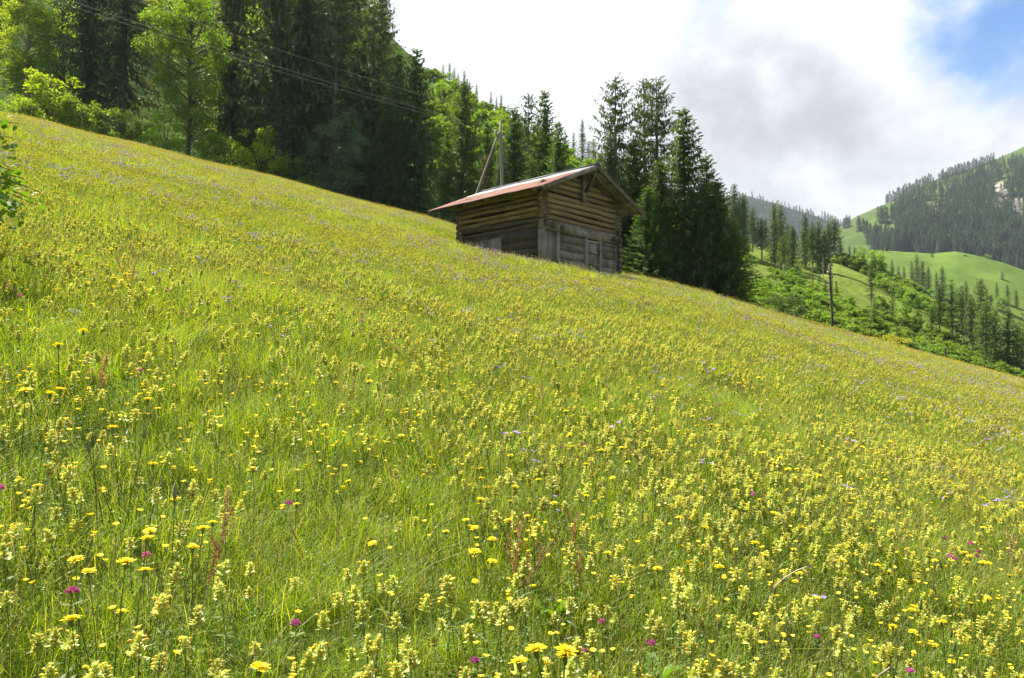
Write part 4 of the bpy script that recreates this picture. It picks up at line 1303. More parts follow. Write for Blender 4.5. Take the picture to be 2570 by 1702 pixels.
# the bright pasture hill and its trees
for i, (px, top, foot, wide, key) in enumerate(((2226, 672, 706, 1.0, 'leafy_mid2'), (2240, 652, 708, 0.9, 'spruce_mid'), (2256, 668, 716, 1.0, 'spruce_mid'), (2270, 668, 720, 0.9, 'spruce_mid'),
                                                (2290, 655, 735, 0.85, 'spruce_mid'), (2303, 638, 738, 0.85, 'spruce_mid'), (2318, 655, 742, 0.9, 'spruce_mid'), (2332, 668, 745, 0.9, 'spruce_mid'),
                                                (2352, 682, 755, 0.8, 'spruce_mid'), (2367, 668, 750, 1.1, 'spruce_mid'), (2426, 704, 760, 1.0, 'spruce_mid'), (2503, 708, 752, 0.9, 'spruce_mid'),
                                                (2530, 714, 765, 1.0, 'spruce_mid'), (2552, 728, 775, 1.0, 'spruce_mid'), (2480, 728, 770, 1.0, 'leafy_mid2'), (2515, 740, 785, 1.2, 'leafy_mid2'))):
    P = HILL_PASTURE.find(px, foot); tip = at(px, top, P[1])
    plant(key, P, tip[2] - P[2], 'leafy_tree' if 'leafy' in key else 'spruce_tree', ordn[i] + ' tree from the left at the foot of the bright pasture hill', 'tree', 'trees at the foot of the pasture hill', wide)
for (px, top, foot, lab, key, wide) in ((2340, 627, 646, 'lone small spruce near the top of the bright pasture hill', 'spruce_mid3', 1.1), (2516, 681, 702, 'lone spruce on the right flank of the bright pasture hill', 'spruce_mid3', 1.2),
                                        (2225, 610, 632, 'dark spruce on the left rim of the bright pasture hill', 'spruce_mid3', 1.2), (2474, 636, 648, 'pale bush on the crest of the bright pasture hill', 'bush_mid2', 1.0),
                                        (2421, 636, 643, 'tiny dark bush on the crest of the bright pasture hill', 'bush_mid2', 1.0)):
    P = HILL_PASTURE.find(px, foot); tip = at(px, top, P[1])
    bush = 'bush' in key
    plant(key, P, max(2.0, tip[2] - P[2]), 'shrub' if bush else 'spruce_tree', lab, 'shrub' if bush else 'tree', None, wide, parts=('foliage', 'stems') if bush else ('crown', 'trunk'))


# ----------------------------------------------------------------------------
# scattering with geometry nodes (only for what nobody could count)
# ----------------------------------------------------------------------------


def scatter(name, P, rot, scl, idx, sources, label, cat=None):
    me = bpy.data.meshes.new(name)
    n = len(P)
    me.vertices.add(n); me.vertices.foreach_set('co', np.asarray(P, np.float32).ravel())
    a = me.attributes.new('rot', 'FLOAT_VECTOR', 'POINT'); a.data.foreach_set('vector', np.asarray(rot, np.float32).ravel())
    a = me.attributes.new('scl', 'FLOAT', 'POINT'); a.data.foreach_set('value', np.asarray(scl, np.float32))
    a = me.attributes.new('idx', 'INT', 'POINT'); a.data.foreach_set('value', np.asarray(idx, np.int32))
    o = obj(name, me)
    col = bpy.data.collections.new(name + '_kinds')
    for i, s in enumerate(sources):
        so = bpy.data.objects.new('%s_kind_%02d' % (name, i), s); col.objects.link(so)
    ng = bpy.data.node_groups.new(name + '_scatter', 'GeometryNodeTree')
    ng.interface.new_socket('Geometry', in_out='INPUT', socket_type='NodeSocketGeometry')
    ng.interface.new_socket('Geometry', in_out='OUTPUT', socket_type='NodeSocketGeometry')
    N, L = ng.nodes, ng.links
    gi, go = N.new('NodeGroupInput'), N.new('NodeGroupOutput')
    ci = N.new('GeometryNodeCollectionInfo'); ci.inputs['Collection'].default_value = col
    ci.inputs['Separate Children'].default_value = True; ci.inputs['Reset Children'].default_value = True
    ip = N.new('GeometryNodeInstanceOnPoints'); ip.inputs['Pick Instance'].default_value = True

    def na(nm, ty):
        x = N.new('GeometryNodeInputNamedAttribute'); x.data_type = ty; x.inputs['Name'].default_value = nm
        return [s for s in x.outputs if s.enabled][0]
    L.new(gi.outputs[0], ip.inputs['Points']); L.new(ci.outputs[0], ip.inputs['Instance'])
    L.new(na('idx', 'INT'), ip.inputs['Instance Index'])
    e2r = N.new('FunctionNodeEulerToRotation')
    L.new(na('rot', 'FLOAT_VECTOR'), e2r.inputs[0]); L.new(e2r.outputs[0], ip.inputs['Rotation'])
    L.new(na('scl', 'FLOAT'), ip.inputs['Scale'])
    L.new(ip.outputs[0], go.inputs[0])
    md = o.modifiers.new('scatter', 'NODES'); md.node_group = ng
    return tag(o, label, cat, None, 'stuff')


def build_bushes():
    q = sorted(QUEUE, key=lambda a: -a[2] * a[5] / a[1][1])
    lim = 276
    for key, P, h, label, group, wide in q[:lim]:
        plant(key, P, h, 'shrub', label, 'shrub', group, wide, parts=('foliage', 'stems'))
    rest = q[lim:]
    ks = ['bush_mid', 'bush_mid2', 'bush_mid3']
    rot = np.zeros((len(rest), 3)); rot[:, 2] = [RNG.uniform(0, 6.28) for _ in rest]
    scatter('hillside_thicket', [a[1] for a in rest], rot, [a[2] / KIND[a[0]][2] * a[5] ** 0.6 for a in rest], [ks.index(a[0]) for a in rest], [KIND[k][0] for k in ks], 'thicket of small green bushes covering the farther slopes')


build_bushes()


# forest on the far mountain: the nearest 300 as trees, the rest as one wood
def inside(poly, x, y):
    poly = np.asarray(poly, float); n = len(poly); c = np.zeros(len(x), bool)
    j = n - 1
    for i in range(n):
        xi, yi, xj, yj = *poly[i], *poly[j]
        c ^= ((yi > y) != (yj > y)) & (x < (xj - xi) * (y - yi) / (yj - yi + 1e-9) + xi)
        j = i
    return c


FOREST = [(2236, 553), (2237, 515), (2262, 502), (2295, 488), (2318, 470), (2345, 468), (2362, 458), (2400, 452), (2440, 445), (2470, 425), (2500, 412), (2560, 408), (2800, 390), (2800, 740), (2600, 705),
          (2520, 690), (2470, 660), (2400, 645), (2330, 645), (2250, 638), (2180, 628), (2172, 596), (2152, 582), (2150, 570), (2175, 582), (2205, 592), (2232, 592), (2258, 580), (2262, 560)]


def build_far_forest():
    rng = np.random.default_rng(77)
    pts = []
    X, Y = np.meshgrid(np.arange(2140, 2800, 5.4), np.arange(400, 740, 4.6))
    X = (X + rng.uniform(-2.6, 2.6, X.shape)).ravel(); Y = (Y + rng.uniform(-2.2, 2.2, Y.shape)).ravel()
    k = inside(FOREST, X, Y)
    dens = np.clip(1.0 - 0.9 * gauss(X, Y, 2348, 514, 36, 28) - 0.95 * gauss(X, Y, 2510, 488, 24, 44) - 0.9 * gauss(X, Y, 2558, 520, 24, 44)
                   - 0.75 * gauss(X, Y, 2440, 532, 44, 24) - 0.6 * gauss(X, Y, 2400, 468, 40, 9) - 0.35 * gauss(X, Y, 2260, 610, 30, 14) - 0.3 * gauss(X, Y, 2420, 455, 26, 8), 0.03, 1) * np.clip(0.12 + 1.35 * snoise(X, Y, 47, 1.1) * (0.6 + 0.6 * snoise(X, Y, 15, 2.1)), 0, 1)
    k &= rng.random(len(X)) < dens
    pts += list(zip(X[k], Y[k]))
    # single rows and clumps
    for (xa, ya, xb, yb, n) in ((2222, 509, 2338, 455, 46), (2362, 452, 2495, 405, 52), (2203, 556, 2232, 562, 9), (2204, 548, 2230, 548, 8), (2116, 572, 2135, 572, 8)):
        for i in range(n):
            s = (i + rng.random()) / n
            pts.append((xa + (xb - xa) * s, ya + (yb - ya) * s + rng.uniform(-1, 1.5)))
    P = np.array([MOUNT_PASTURE.find(x, y) for x, y in pts])
    H = rng.uniform(13, 22, len(P)) * np.clip(1.15 - (P[:, 1] - 800) / 4000, 0.8, 1.1)
    px = np.array([p[0] for p in pts])
    size = H / P[:, 1] - 10.0 * (px > 2600)
    order = np.argsort(-size)
    kinds = ['spruce_far', 'spruce_far2']
    for i in order[:150]:
        plant(kinds[int(rng.integers(2))], P[i], H[i], 'spruce_tree', 'small haze-tinted spruce in the near part of the forest on the far mountainside', 'tree', 'spruces of the far mountain forest', rng.uniform(0.85, 1.15))
    rest = order[150:]
    src = []
    for kd in kinds:
        b = MB()
        c, t, h = KIND[kd]
        me = c.copy()
        src.append(me)
    rot = np.zeros((len(rest), 3)); rot[:, 2] = rng.uniform(0, 6.28, len(rest))
    scatter('far_spruce_forest', P[rest] - np.array((0, 0, 1.0)), rot, H[rest] / 20.0, rng.integers(0, 2, len(rest)), src, 'haze-tinted spruce forest covering the upper far mountainside')
    # the dark ridge under the clouds
    n = 700
    px = rng.uniform(1780, 2180, n); t = rng.uniform(0.2, 0.95, n) ** 0.7
    Q = MOUNT_FAR.point(px, t)
    rot = np.zeros((n, 3)); rot[:, 2] = rng.uniform(0, 6.28, n)
    scatter('ridge_spruce_forest', Q, rot, rng.uniform(0.9, 1.5, n), rng.integers(0, 2, n), src, 'dark spruce forest on the most distant ridge under the cloud')


build_far_forest()

# ----------------------------------------------------------------------------
# the meadow: grass as one mass, flowers as plants
# ----------------------------------------------------------------------------


def blades(rng, n, R, h, w, curve=0.5, seg=3, lean=0.25):
    """curved grass blades standing in a disc of radius R"""
    a = rng.uniform(0, 6.283, n); rr = R * np.sqrt(rng.random(n))
    B = np.stack([rr * np.cos(a), rr * np.sin(a), np.full(n, -0.04)], -1)
    H = h * rng.uniform(0.55, 1.15, n)
    az = rng.uniform(0, 6.283, n)
    o = np.stack([np.cos(az), np.sin(az), np.zeros(n)], -1)
    ln = np.abs(rng.normal(0, lean, n)); cv = np.abs(rng.normal(0, curve, n))
    az2 = az + math.pi / 2 + rng.normal(0, 0.5, n)
    s_ = np.stack([np.cos(az2), np.sin(az2), np.zeros(n)], -1)
    V = np.empty((n, seg + 1, 2, 3))
    for i in range(seg + 1):
        s = i / seg
        c = B + o * (H * (ln * s + cv * s ** 2.4))[:, None]
        c[:, 2] += H * (s - 0.28 * np.minimum(cv, 1.2) * s ** 2.6)
        wd = w * rng.uniform(0.9, 1.1, n) * (1.0 - s ** 2.2) * (0.7 + 0.5 * s) + w * 0.05
        V[:, i, 0] = c - s_ * wd[:, None] / 2; V[:, i, 1] = c + s_ * wd[:, None] / 2
    idx = np.arange(n)[:, None] * (2 * (seg + 1))
    Fq = np.concatenate([np.stack([idx[:, 0] + 2 * i, idx[:, 0] + 2 * i + 1, idx[:, 0] + 2 * i + 3, idx[:, 0] + 2 * i + 2], -1) for i in range(seg)])
    return V.reshape(-1, 3), Fq


def seed_stems(rng, n, R, h, r, head):
    """thin culms with a loose seed head"""
    b = MB()
    for k in range(n):
        a = rng.uniform(0, 6.283); q = R * math.sqrt(rng.random()); H = h * rng.uniform(0.75, 1.2)
        az = rng.uniform(0, 6.283); l = abs(rng.normal(0, 0.25)) * H
        s = np.linspace(0, 1, 5)
        P = np.stack([q * math.cos(a) + l * math.cos(az) * s ** 2, q * math.sin(a) + l * math.sin(az) * s ** 2, H * s], -1)
        b.add(*tube(P, np.linspace(r, r * 0.6, 5), 3, False))
        m = int(head)
        tt = rng.uniform(0, 1, m); C = P[-2] + (P[-1] - P[-2]) * (0.3 + 0.75 * tt)[:, None]
        D = nrm(nrm(P[-1] - P[-2])[None] + 0.55 * rvec(rng, m))
        b.add(*kites(C, D, side_of(D, rng), r * rng.uniform(7, 14, m), r * rng.uniform(2.2, 3.8, m)))
    return b


def herbs(rng, n, R, h, l):
    a = rng.uniform(0, 6.283, n); rr = R * np.sqrt(rng.random(n))
    C = np.stack([rr * np.cos(a), rr * np.sin(a), h * rng.uniform(0.2, 1.0, n)], -1)
    D = nrm(rvec(rng, n) + np.array((0, 0, 0.25)))
    nn = nrm(np.array((0, 0, 1.0)) + 0.7 * rvec(rng, n))
    L_ = l * rng.uniform(0.6, 1.3, n)
    return kites(C, D, nrm(np.cross(D, nn)), L_, L_ * rng.uniform(0.35, 0.7, n), 0.5)


def patch(seed, nb, R, h, w, ns, sr, nh, hl, seg=3, hd=26, curve=0.5):
    rng = np.random.default_rng(seed)
    b = MB()
    b.add(*blades(rng, nb, R, h, w, curve, seg), 0)
    b.add(*blades(rng, nb // 2, R, h * 0.62, w * 1.2, 0.7, seg), 0)
    if ns:
        s = seed_stems(rng, ns, R, h * 1.28, sr, hd)
        V = np.concatenate(s.V)
        b.add(V, s.Fc, 1) if False else None
        for g in s.Fc: b.Fc.append(g + b.n); b.M.append(np.full(len(g), 1, int))
        b.V.append(V); b.n += len(V)
    if nh: b.add(*herbs(rng, nh, R, h * 0.7, hl), 2)
    return b.mesh('meadow_patch', [M['grass'], M['straw'], M['herb']])


# outline of the barn, kept free of plants
def free(x, y):
    c, s = math.cos(math.pi / 2 - PHI), math.sin(math.pi / 2 - PHI)
    lx = (x - BARN[0]) * c + (y - BARN[1]) * s; ly = -(x - BARN[0]) * s + (y - BARN[1]) * c
    return ~((lx > -0.28) & (lx < BW + 0.3) & (ly > -0.25) & (ly < BL + 0.3))


def in_barn_front(x, y):
    c, s = math.cos(math.pi / 2 - PHI), math.sin(math.pi / 2 - PHI)
    lx = (x - BARN[0]) * c + (y - BARN[1]) * s; ly = -(x - BARN[0]) * s + (y - BARN[1]) * c
    return lx, ly


def ring(rng, dens, r0, r1, half=44.0, even=False):
    """random spots of the meadow between two distances; the whole hill outside the view only up to the sides"""
    a = math.radians(half)
    if even:
        q = 1.0 / math.sqrt(dens)
        X, Y = np.meshgrid(np.arange(-r1, r1, q), np.arange(-1.0, r1, q))
        X = (X + rng.uniform(-0.6, 0.6, X.shape) * q).ravel(); Y = (Y + rng.uniform(-0.6, 0.6, Y.shape) * q).ravel()
        r = np.hypot(X, Y); th = np.arctan2(X, Y)
        k = (r >= r0) & (r < r1) & (np.abs(th) < a)
        r, th = r[k], th[k]
    else:
        n = int(dens * a * (r1 ** 2 - r0 ** 2))
        r = np.sqrt(rng.uniform(r0 ** 2, r1 ** 2, n)); th = rng.uniform(-a, a, n)
    rs = np.interp(th, _tab, _r)
    k = r < rs * 1.18 + 2
    x, y = (r * np.sin(th))[k], (r * np.cos(th))[k]
    k = free(x, y)
    return x[k], y[k]


def tilt(rng, n, amt=0.12):
    rot = rng.normal(0, amt, (n, 3)); rot[:, 2] = rng.uniform(0, 6.283, n)
    return rot


def build_grass():
    rng = np.random.default_rng(31)
    near = [patch(100 + i, 190, 0.24, 0.29, 0.0032, 11, 0.0009, 140, 0.017, curve=0.65) for i in range(6)]
    mid = [patch(120 + i, 180, 0.42, 0.23, 0.0062, 14, 0.0015, 150, 0.020, 2, 12, 0.35) for i in range(5)]
    far = [patch(140 + i, 180, 0.85, 0.25, 0.014, 20, 0.0032, 150, 0.045, 2, 9, 0.35) for i in range(5)]
    src = near + mid + far
    P, R_, S_, I_ = [], [], [], []
    for (r0, r1, dens, i0, n) in ((0.9, 3.2, 26.0, 0, 6), (3.2, 9.0, 20.0, 0, 6), (9.0, 26.0, 6.0, 6, 5), (26.0, 135.0, 1.7, 11, 5)):
        x, y = ring(rng, dens, r0, r1, 62 if r0 < 3 else 50, True)
        m = len(x)
        # taller and shorter sward in patches, longer grass at the left edge
        h = 0.80 + 0.36 * snoise(x, y, 3.1, 1.0) + rng.uniform(-0.12, 0.12, m)
        h *= 1 - 0.22 * snoise(x, y, 19, 2.2)
        lx, ly = in_barn_front(x, y)
        h *= np.where((lx > 0) & (lx < BW + 2.5) & (ly > -2.6) & (ly < 0), 0.55, 1.0)
        P.append(np.stack([x, y, ground_z(x, y)], -1)); R_.append(tilt(rng, m, 0.13)); S_.append(h); I_.append(i0 + rng.integers(0, n, m))
    scatter('meadow_grass', np.concatenate(P), np.concatenate(R_), np.concatenate(S_), np.concatenate(I_), src, 'tall yellow-green meadow grass with seed heads')


build_grass()

# ------------------------------------------------------------------ flowers


def fstem(rng, H, r, lean=0.05, n=5):
    az = rng.uniform(0, 6.283); l = rng.uniform(0.3, 1) * lean
    s = np.linspace(0, 1, n)
    P = np.stack([l * math.cos(az) * s ** 1.7, l * math.sin(az) * s ** 1.7, -0.05 + (H + 0.05) * s], -1)
    return P, tube(P, np.linspace(r, r * 0.75, n), 4, False)


def rosette(rng, c, R, n, up, wd, mid=0.62):
    """ring of petals round c, blunt"""
    a = np.linspace(0, 6.283, n, endpoint=False) + rng.uniform(-0.12, 0.12, n)
    u = up + rng.normal(0, 0.10, n)
    D = nrm(np.stack([np.cos(a), np.sin(a), u], -1))
    W = np.stack([-np.sin(a), np.cos(a), np.zeros(n)], -1)
    C = np.tile(np.asarray(c, float), (n, 1)); Ln = R * rng.uniform(0.85, 1.1, n); Wd = np.full(n, wd)
    V = np.empty((n, 6, 3))
    L1 = Ln[:, None]; w = Wd[:, None]
    dn = np.array((0, 0, -1.0))
    V[:, 0] = C - W * w * 0.2; V[:, 1] = C + W * w * 0.2
    V[:, 2] = C + D * L1 * mid + W * w * 0.5; V[:, 5] = C + D * L1 * mid - W * w * 0.5
    V[:, 3] = C + D * L1 + W * w * 0.33 + dn * L1 * 0.05; V[:, 4] = C + D * L1 - W * w * 0.33 + dn * L1 * 0.05
    i = np.arange(n)[:, None] * 6
    F_ = np.concatenate([np.concatenate([i, i + 1, i + 2, i + 5], 1), np.concatenate([i + 5, i + 2, i + 3, i + 4], 1)])
    return V.reshape(-1, 3), F_


def f_hawkbit(seed, H=0.34, R=0.019, heads=1):
    rng = np.random.default_rng(seed)
    st, fl, ce = MB(), MB(), MB()
    P, g = fstem(rng, H, 0.0016, 0.05); st.add(*g)
    tops = [P[-1]]
    for k in range(heads - 1):
        a = rng.uniform(0, 6.28); q = P[2] + np.array((math.cos(a) * rng.uniform(0.03, 0.07), math.sin(a) * rng.uniform(0.03, 0.07), H * rng.uniform(0.40, 0.52)))
        st.add(*tube([P[2], (P[2] + q) / 2 + np.array((0, 0, 0.02)), q], 0.0012, 4, False)); tops.append(q)
    for c in tops:
        r = R * rng.uniform(0.85, 1.1)
        z = np.array([-0.016, -0.010, 0.0]); st.add(*tube(c + np.stack([np.zeros(3), np.zeros(3), z], -1), np.array([0.002, 0.0052, 0.0062]) * r / 0.024, 7, False))
        fl.add(*rosette(rng, c, r, 22, 0.22, r * 0.20))
        fl.add(*rosette(rng, c + np.array((0, 0, 0.001)), r * 0.74, 16, 0.55, r * 0.19))
        ce.add(*rosette(rng, c + np.array((0, 0, 0.002)), r * 0.42, 12, 0.9, r * 0.18))
    return [('stem', st, 'stem'), ('petals', fl, 'yellow'), ('flower_centre', ce, 'amber')]


def f_buttercup(seed, H=0.32):
    rng = np.random.default_rng(seed)
    st, fl = MB(), MB()
    P, g = fstem(rng, H, 0.0012, 0.06); st.add(*g)
    tops = [P[-1]]
    for k in range(rng.integers(0, 3)):
        a = rng.uniform(0, 6.28); q = P[2] + np.array((math.cos(a) * 0.06, math.sin(a) * 0.06, H * rng.uniform(0.3, 0.46)))
        st.add(*tube([P[2], q], 0.001, 3, False)); tops.append(q)
    for c in tops:
        fl.add(*rosette(rng, c, 0.0115, 5, 0.75, 0.0115, 0.7))
    return [('stem', st, 'stem'), ('petals', fl, 'butter')]


def f_rattle(seed, H=0.33, k=1.0):
    rng = np.random.default_rng(seed)
    st, br, fl = MB(), MB(), MB()
    P, g = fstem(rng, H, 0.0018, 0.05); st.add(*g)
    # toothed leaves in pairs down the stem
    for z in np.linspace(0.25, 0.72, 4):
        c = P[0] + (P[-1] - P[0]) * z; a = rng.uniform(0, 6.28)
        for s in (0, math.pi):
            D = nrm(np.array([[math.cos(a + s), math.sin(a + s), -0.1]])); st.add(*kites([c], D, nrm(np.cross(D, [[0, 0, 1.0]])), [0.04], [0.010], 0.3))
    spike = 0.047 * k
    top = P[-1]
    for i in range(9):
        t = i / 8.0; z = top[2] - spike + spike * t
        c0 = np.array((top[0], top[1], z))
        m = 6; a = rng.uniform(0, 6.28) + np.arange(m) * 6.283 / m
        D = nrm(np.stack([np.cos(a), np.sin(a), 0.35 + 0.9 * t + rng.normal(0, 0.25, m)], -1))
        W = np.stack([-np.sin(a), np.cos(a), np.zeros(m)], -1)
        l = 0.025 * k * (1.1 - 0.62 * t) * rng.uniform(0.85, 1.15, m)
        br.add(*kites(np.tile(c0, (m, 1)), D, W, l, l * 0.78, 0.36))
        if i % 2 == 1:
            m = 2; a = a[:4:3] + 0.52
            D = nrm(np.stack([np.cos(a), np.sin(a), 0.25 + 0 * a], -1))
            for d in D:
                p = c0 + d * 0.009 * k
                s = np.linspace(0, 1, 4)[:, None]
                Q = p + d * 0.014 * k * s + np.array((0, 0, 1.0)) * 0.004 * k * np.sin(s * 3.0)
                fl.add(*tube(Q, np.array([0.0022, 0.0027, 0.0028, 0.0016]) * k, 5, True))
    return [('stem', st, 'stem'), ('bracts', br, 'bract'), ('flowers', fl, 'rattle')]


def f_clover(seed, H=0.28):
    rng = np.random.default_rng(seed)
    st, fl = MB(), MB()
    P, g = fstem(rng, H, 0.0014, 0.06); st.add(*g)
    for z in (0.5, 0.93):
        c = P[0] + (P[-1] - P[0]) * z
        a = rng.uniform(0, 6.28) + np.arange(3) * 2.094
        D = nrm(np.stack([np.cos(a), np.sin(a), 0.15 + 0 * a], -1)); W = np.stack([-np.sin(a), np.cos(a), 0 * a], -1)
        st.add(*kites(np.tile(c, (3, 1)), D, W, np.full(3, 0.026), np.full(3, 0.013), 0.5))
    n = 70
    D = rvec(rng, n); D[:, 2] = np.abs(D[:, 2]) * 1.1 - 0.25; D = nrm(D)
    c = P[-1] + D * 0.004
    D2 = nrm(D + np.array((0, 0, 0.5)))
    fl.add(*kites(c, D2, side_of(D2, rng), np.full(n, 0.0115), np.full(n, 0.0042), 0.55))
    return [('stem', st, 'stem'), ('flower_head', fl, 'pink')]


def f_cranesbill(seed, H=0.36, n=3):
    rng = np.random.default_rng(seed)
    st, fl = MB(), MB()
    P, g = fstem(rng, H * 0.8, 0.0013, 0.05); st.add(*g)
    for k in range(n):
        a = 6.28 * k / n + rng.uniform(-0.4, 0.4); q = P[-1] + np.array((math.cos(a), math.sin(a), 0)) * rng.uniform(0.02, 0.055) + np.array((0, 0, rng.uniform(0.03, 0.10)))
        st.add(*tube([P[-1], q], 0.001, 3, False))
        fl.add(*rosette(rng, q, 0.0145, 5, 0.35, 0.0145, 0.68))
    for k in range(5):
        a = rng.uniform(0, 6.28); c = P[1 + k % 3]
        D = nrm(np.array([[math.cos(a), math.sin(a), 0.3]])); st.add(*kites([c], D, nrm(np.cross(D, [[0, 0, 1.0]])), [0.055], [0.035], 0.6))
    return [('stem', st, 'stem'), ('petals', fl, 'violet')]


def f_sorrel(seed, H=0.44):
    rng = np.random.default_rng(seed)
    st, fl = MB(), MB()
    P, g = fstem(rng, H, 0.0022, 0.14, 8); st.add(*g)
    lines = [(P[4], P[-1])]
    for k in range(4):
        a = rng.uniform(0, 6.28); p = P[4] + (P[-1] - P[4]) * k * 0.2
        q = p + np.array((math.cos(a) * 0.035, math.sin(a) * 0.035, H * rng.uniform(0.12, 0.24))); st.add(*tube([p, q], 0.0012, 3, False)); lines.append((p, q))
    for p, q in lines:
        m = int(120 * np.linalg.norm(q - p) / 0.25)
        s = rng.random((m, 1)); C = p + (q - p) * s + rvec(rng, m) * 0.005
        D = rvec(rng, m); fl.add(*kites(C, D, side_of(D, rng), rng.uniform(0.005, 0.009, m), rng.uniform(0.004, 0.007, m), 0.5))
    return [('stem', st, 'dead'), ('seeds', fl, 'rust')]


def f_bud(seed, H=0.38):
    rng = np.random.default_rng(seed)
    st, fl = MB(), MB()
    P, g = fstem(rng, H, 0.0019, 0.03); st.add(*g)
    c = P[-1]; z = np.array([-0.004, 0.002, 0.010, 0.020, 0.032, 0.044]); r = np.array([0.002, 0.0055, 0.006, 0.0045, 0.0028, 0.001])
    fl.add(*tube(np.stack([np.full(6, c[0]), np.full(6, c[1]), c[2] + z], -1), r, 8))
    return [('stem', st, 'stem'), ('bud', fl, 'budgreen')]


def f_stalk(seed, H=0.32):
    rng = np.random.default_rng(seed)
    st, fl = MB(), MB()
    s = np.linspace(0, 1, 9); az = rng.uniform(0, 6.28); l = rng.uniform(0.08, 0.24)
    P = np.stack([l * np.cos(az) * s ** 2, l * np.sin(az) * s ** 2, -0.04 + (H + 0.04) * (s - 0.2 * s ** 3)], -1)
    st.add(*tube(P, np.linspace(0.0026, 0.0020, 9), 6))
    n = 14; D = nrm(rvec(rng, n) + (P[-1] - P[-2])[None] * 6)
    fl.add(*kites(np.tile(P[-1], (n, 1)), D, side_of(D, rng), rng.uniform(0.008, 0.014, n), np.full(n, 0.003), 0.5))
    return [('stalk', st, 'dead'), ('withered_head', fl, 'bark_dark')]


def f_umbel(seed, H=0.42):
    rng = np.random.default_rng(seed)
    st, fl = MB(), MB()
    P, g = fstem(rng, H, 0.0022, 0.04); st.add(*g)
    for k in range(13):
        a = k * 2.4; r = 0.075 * math.sqrt((k + 0.5) / 13)
        q = P[-1] + np.array((r * math.cos(a), r * math.sin(a), 0.05 - r * 0.25))
        st.add(*tube([P[-1], q], 0.0008, 3, False))
        m = 14; C = q + rng.normal(0, 0.008, (m, 3)) * np.array((1, 1, 0.3)); D = nrm(rvec(rng, m) + np.array((0, 0, 0.3)))
        fl.add(*kites(C, D, nrm(np.cross(D, rvec(rng, m) * 0.4 + np.array((0, 0, 1.0)))), np.full(m, 0.008), np.full(m, 0.007), 0.5))
    return [('stem', st, 'stem'), ('flower_head', fl, 'white')]


def f_dock(seed):
    """a few broad upright leaves from one root"""
    rng = np.random.default_rng(seed)
    lf = MB(); st = MB()
    for k in range(4):
        a = rng.uniform(0, 6.28); o = np.array((math.cos(a), math.sin(a), 0)); W = np.array((-math.sin(a), math.cos(a), 0))
        L_ = rng.uniform(0.16, 0.25); n = 8; s = np.linspace(0, 1, n)
        mid = np.outer(s ** 1.3 * L_ * 0.45, o) + np.outer(s * L_ - 0.35 * L_ * s ** 3, (0, 0, 1.0))
        wd = 0.028 * np.sin(np.clip(s * 0.93 + 0.05, 0, 1) * math.pi) ** 0.7 * (1.15 - 0.3 * s)
        wave = 0.006 * np.sin(s * 16 + k)
        A = mid + np.outer(wd, W) + np.outer(wd * 0.35 + wave, (0, 0, 1.0)); B = mid - np.outer(wd, W) + np.outer(wd * 0.35 - wave, (0, 0, 1.0))
        V = np.concatenate([A, mid, B]); i = np.arange(n - 1)
        lf.add(V, np.concatenate([np.stack([i, i + 1, n + i + 1, n + i], -1), np.stack([n + i, n + i + 1, 2 * n + i + 1, 2 * n + i], -1)]))
        st.add(*tube(mid[:5] - np.array((0, 0, 0.002)), np.linspace(0.004, 0.002, 5), 4, False))
    return [('stalk', st, 'stem'), ('leaf', lf, 'dock')]


FL = {}


def flower_kind(key, variants):
    FL[key] = []
    for parts in variants:
        meshes = [(n, b.mesh(key + '_' + n, M[m])) for n, b, m in parts]
        whole = MB(); mats = []
        for i, (n, b, m) in enumerate(parts):
            whole.join(b, i); mats.append(M[m])
            for q in range(len(whole.M) - len(b.M), len(whole.M)): pass
        # material slots by part
        off = 0; Ms = []
        for i, (n, b, m) in enumerate(parts):
            Ms += [np.full(len(g), i, int) for g in b.Fc]
        whole.M = Ms
        # face indices are shifted part by part
        sh = 0; Fc = []
        for n, b, m in parts:
            Fc += [g + sh for g in b.Fc]; sh += b.n
        whole.Fc = Fc
        FL[key].append((meshes, whole.mesh(key, mats)))


flower_kind('hawkbit', [f_hawkbit(1), f_hawkbit(2, 0.37), f_hawkbit(3, 0.33, 0.0175, 1), f_hawkbit(4, 0.35, 0.0195, 1)])
flower_kind('buttercup', [f_buttercup(i + 10) for i in range(4)])
flower_kind('yellow_rattle', [f_rattle(20, 0.32), f_rattle(21, 0.35, 1.05), f_rattle(22, 0.29, 0.85), f_rattle(23, 0.34, 1.1), f_rattle(24, 0.31, 0.95)])
flower_kind('red_clover', [f_clover(30), f_clover(31, 0.32), f_clover(32, 0.30)])
flower_kind('cranesbill', [f_cranesbill(40), f_cranesbill(41, 0.39, 4), f_cranesbill(42, 0.35, 2)])
flower_kind('sorrel', [f_sorrel(50), f_sorrel(51, 0.50), f_sorrel(52, 0.40)])
flower_kind('flower_bud', [f_bud(60), f_bud(61, 0.43)])
flower_kind('dry_stalk', [f_stalk(70), f_stalk(71, 0.38), f_stalk(72, 0.28), f_stalk(73, 0.40)])
flower_kind('white_umbel', [f_umbel(80), f_umbel(81, 0.46)])
flower_kind('dock_plant', [f_dock(90), f_dock(91)])
HEAD = {'hawkbit': 0.34, 'buttercup': 0.32, 'yellow_rattle': 0.29, 'red_clover': 0.30, 'cranesbill': 0.34, 'sorrel': 0.37, 'flower_bud': 0.39, 'dry_stalk': 0.28, 'white_umbel': 0.45, 'dock_plant': 0.16}


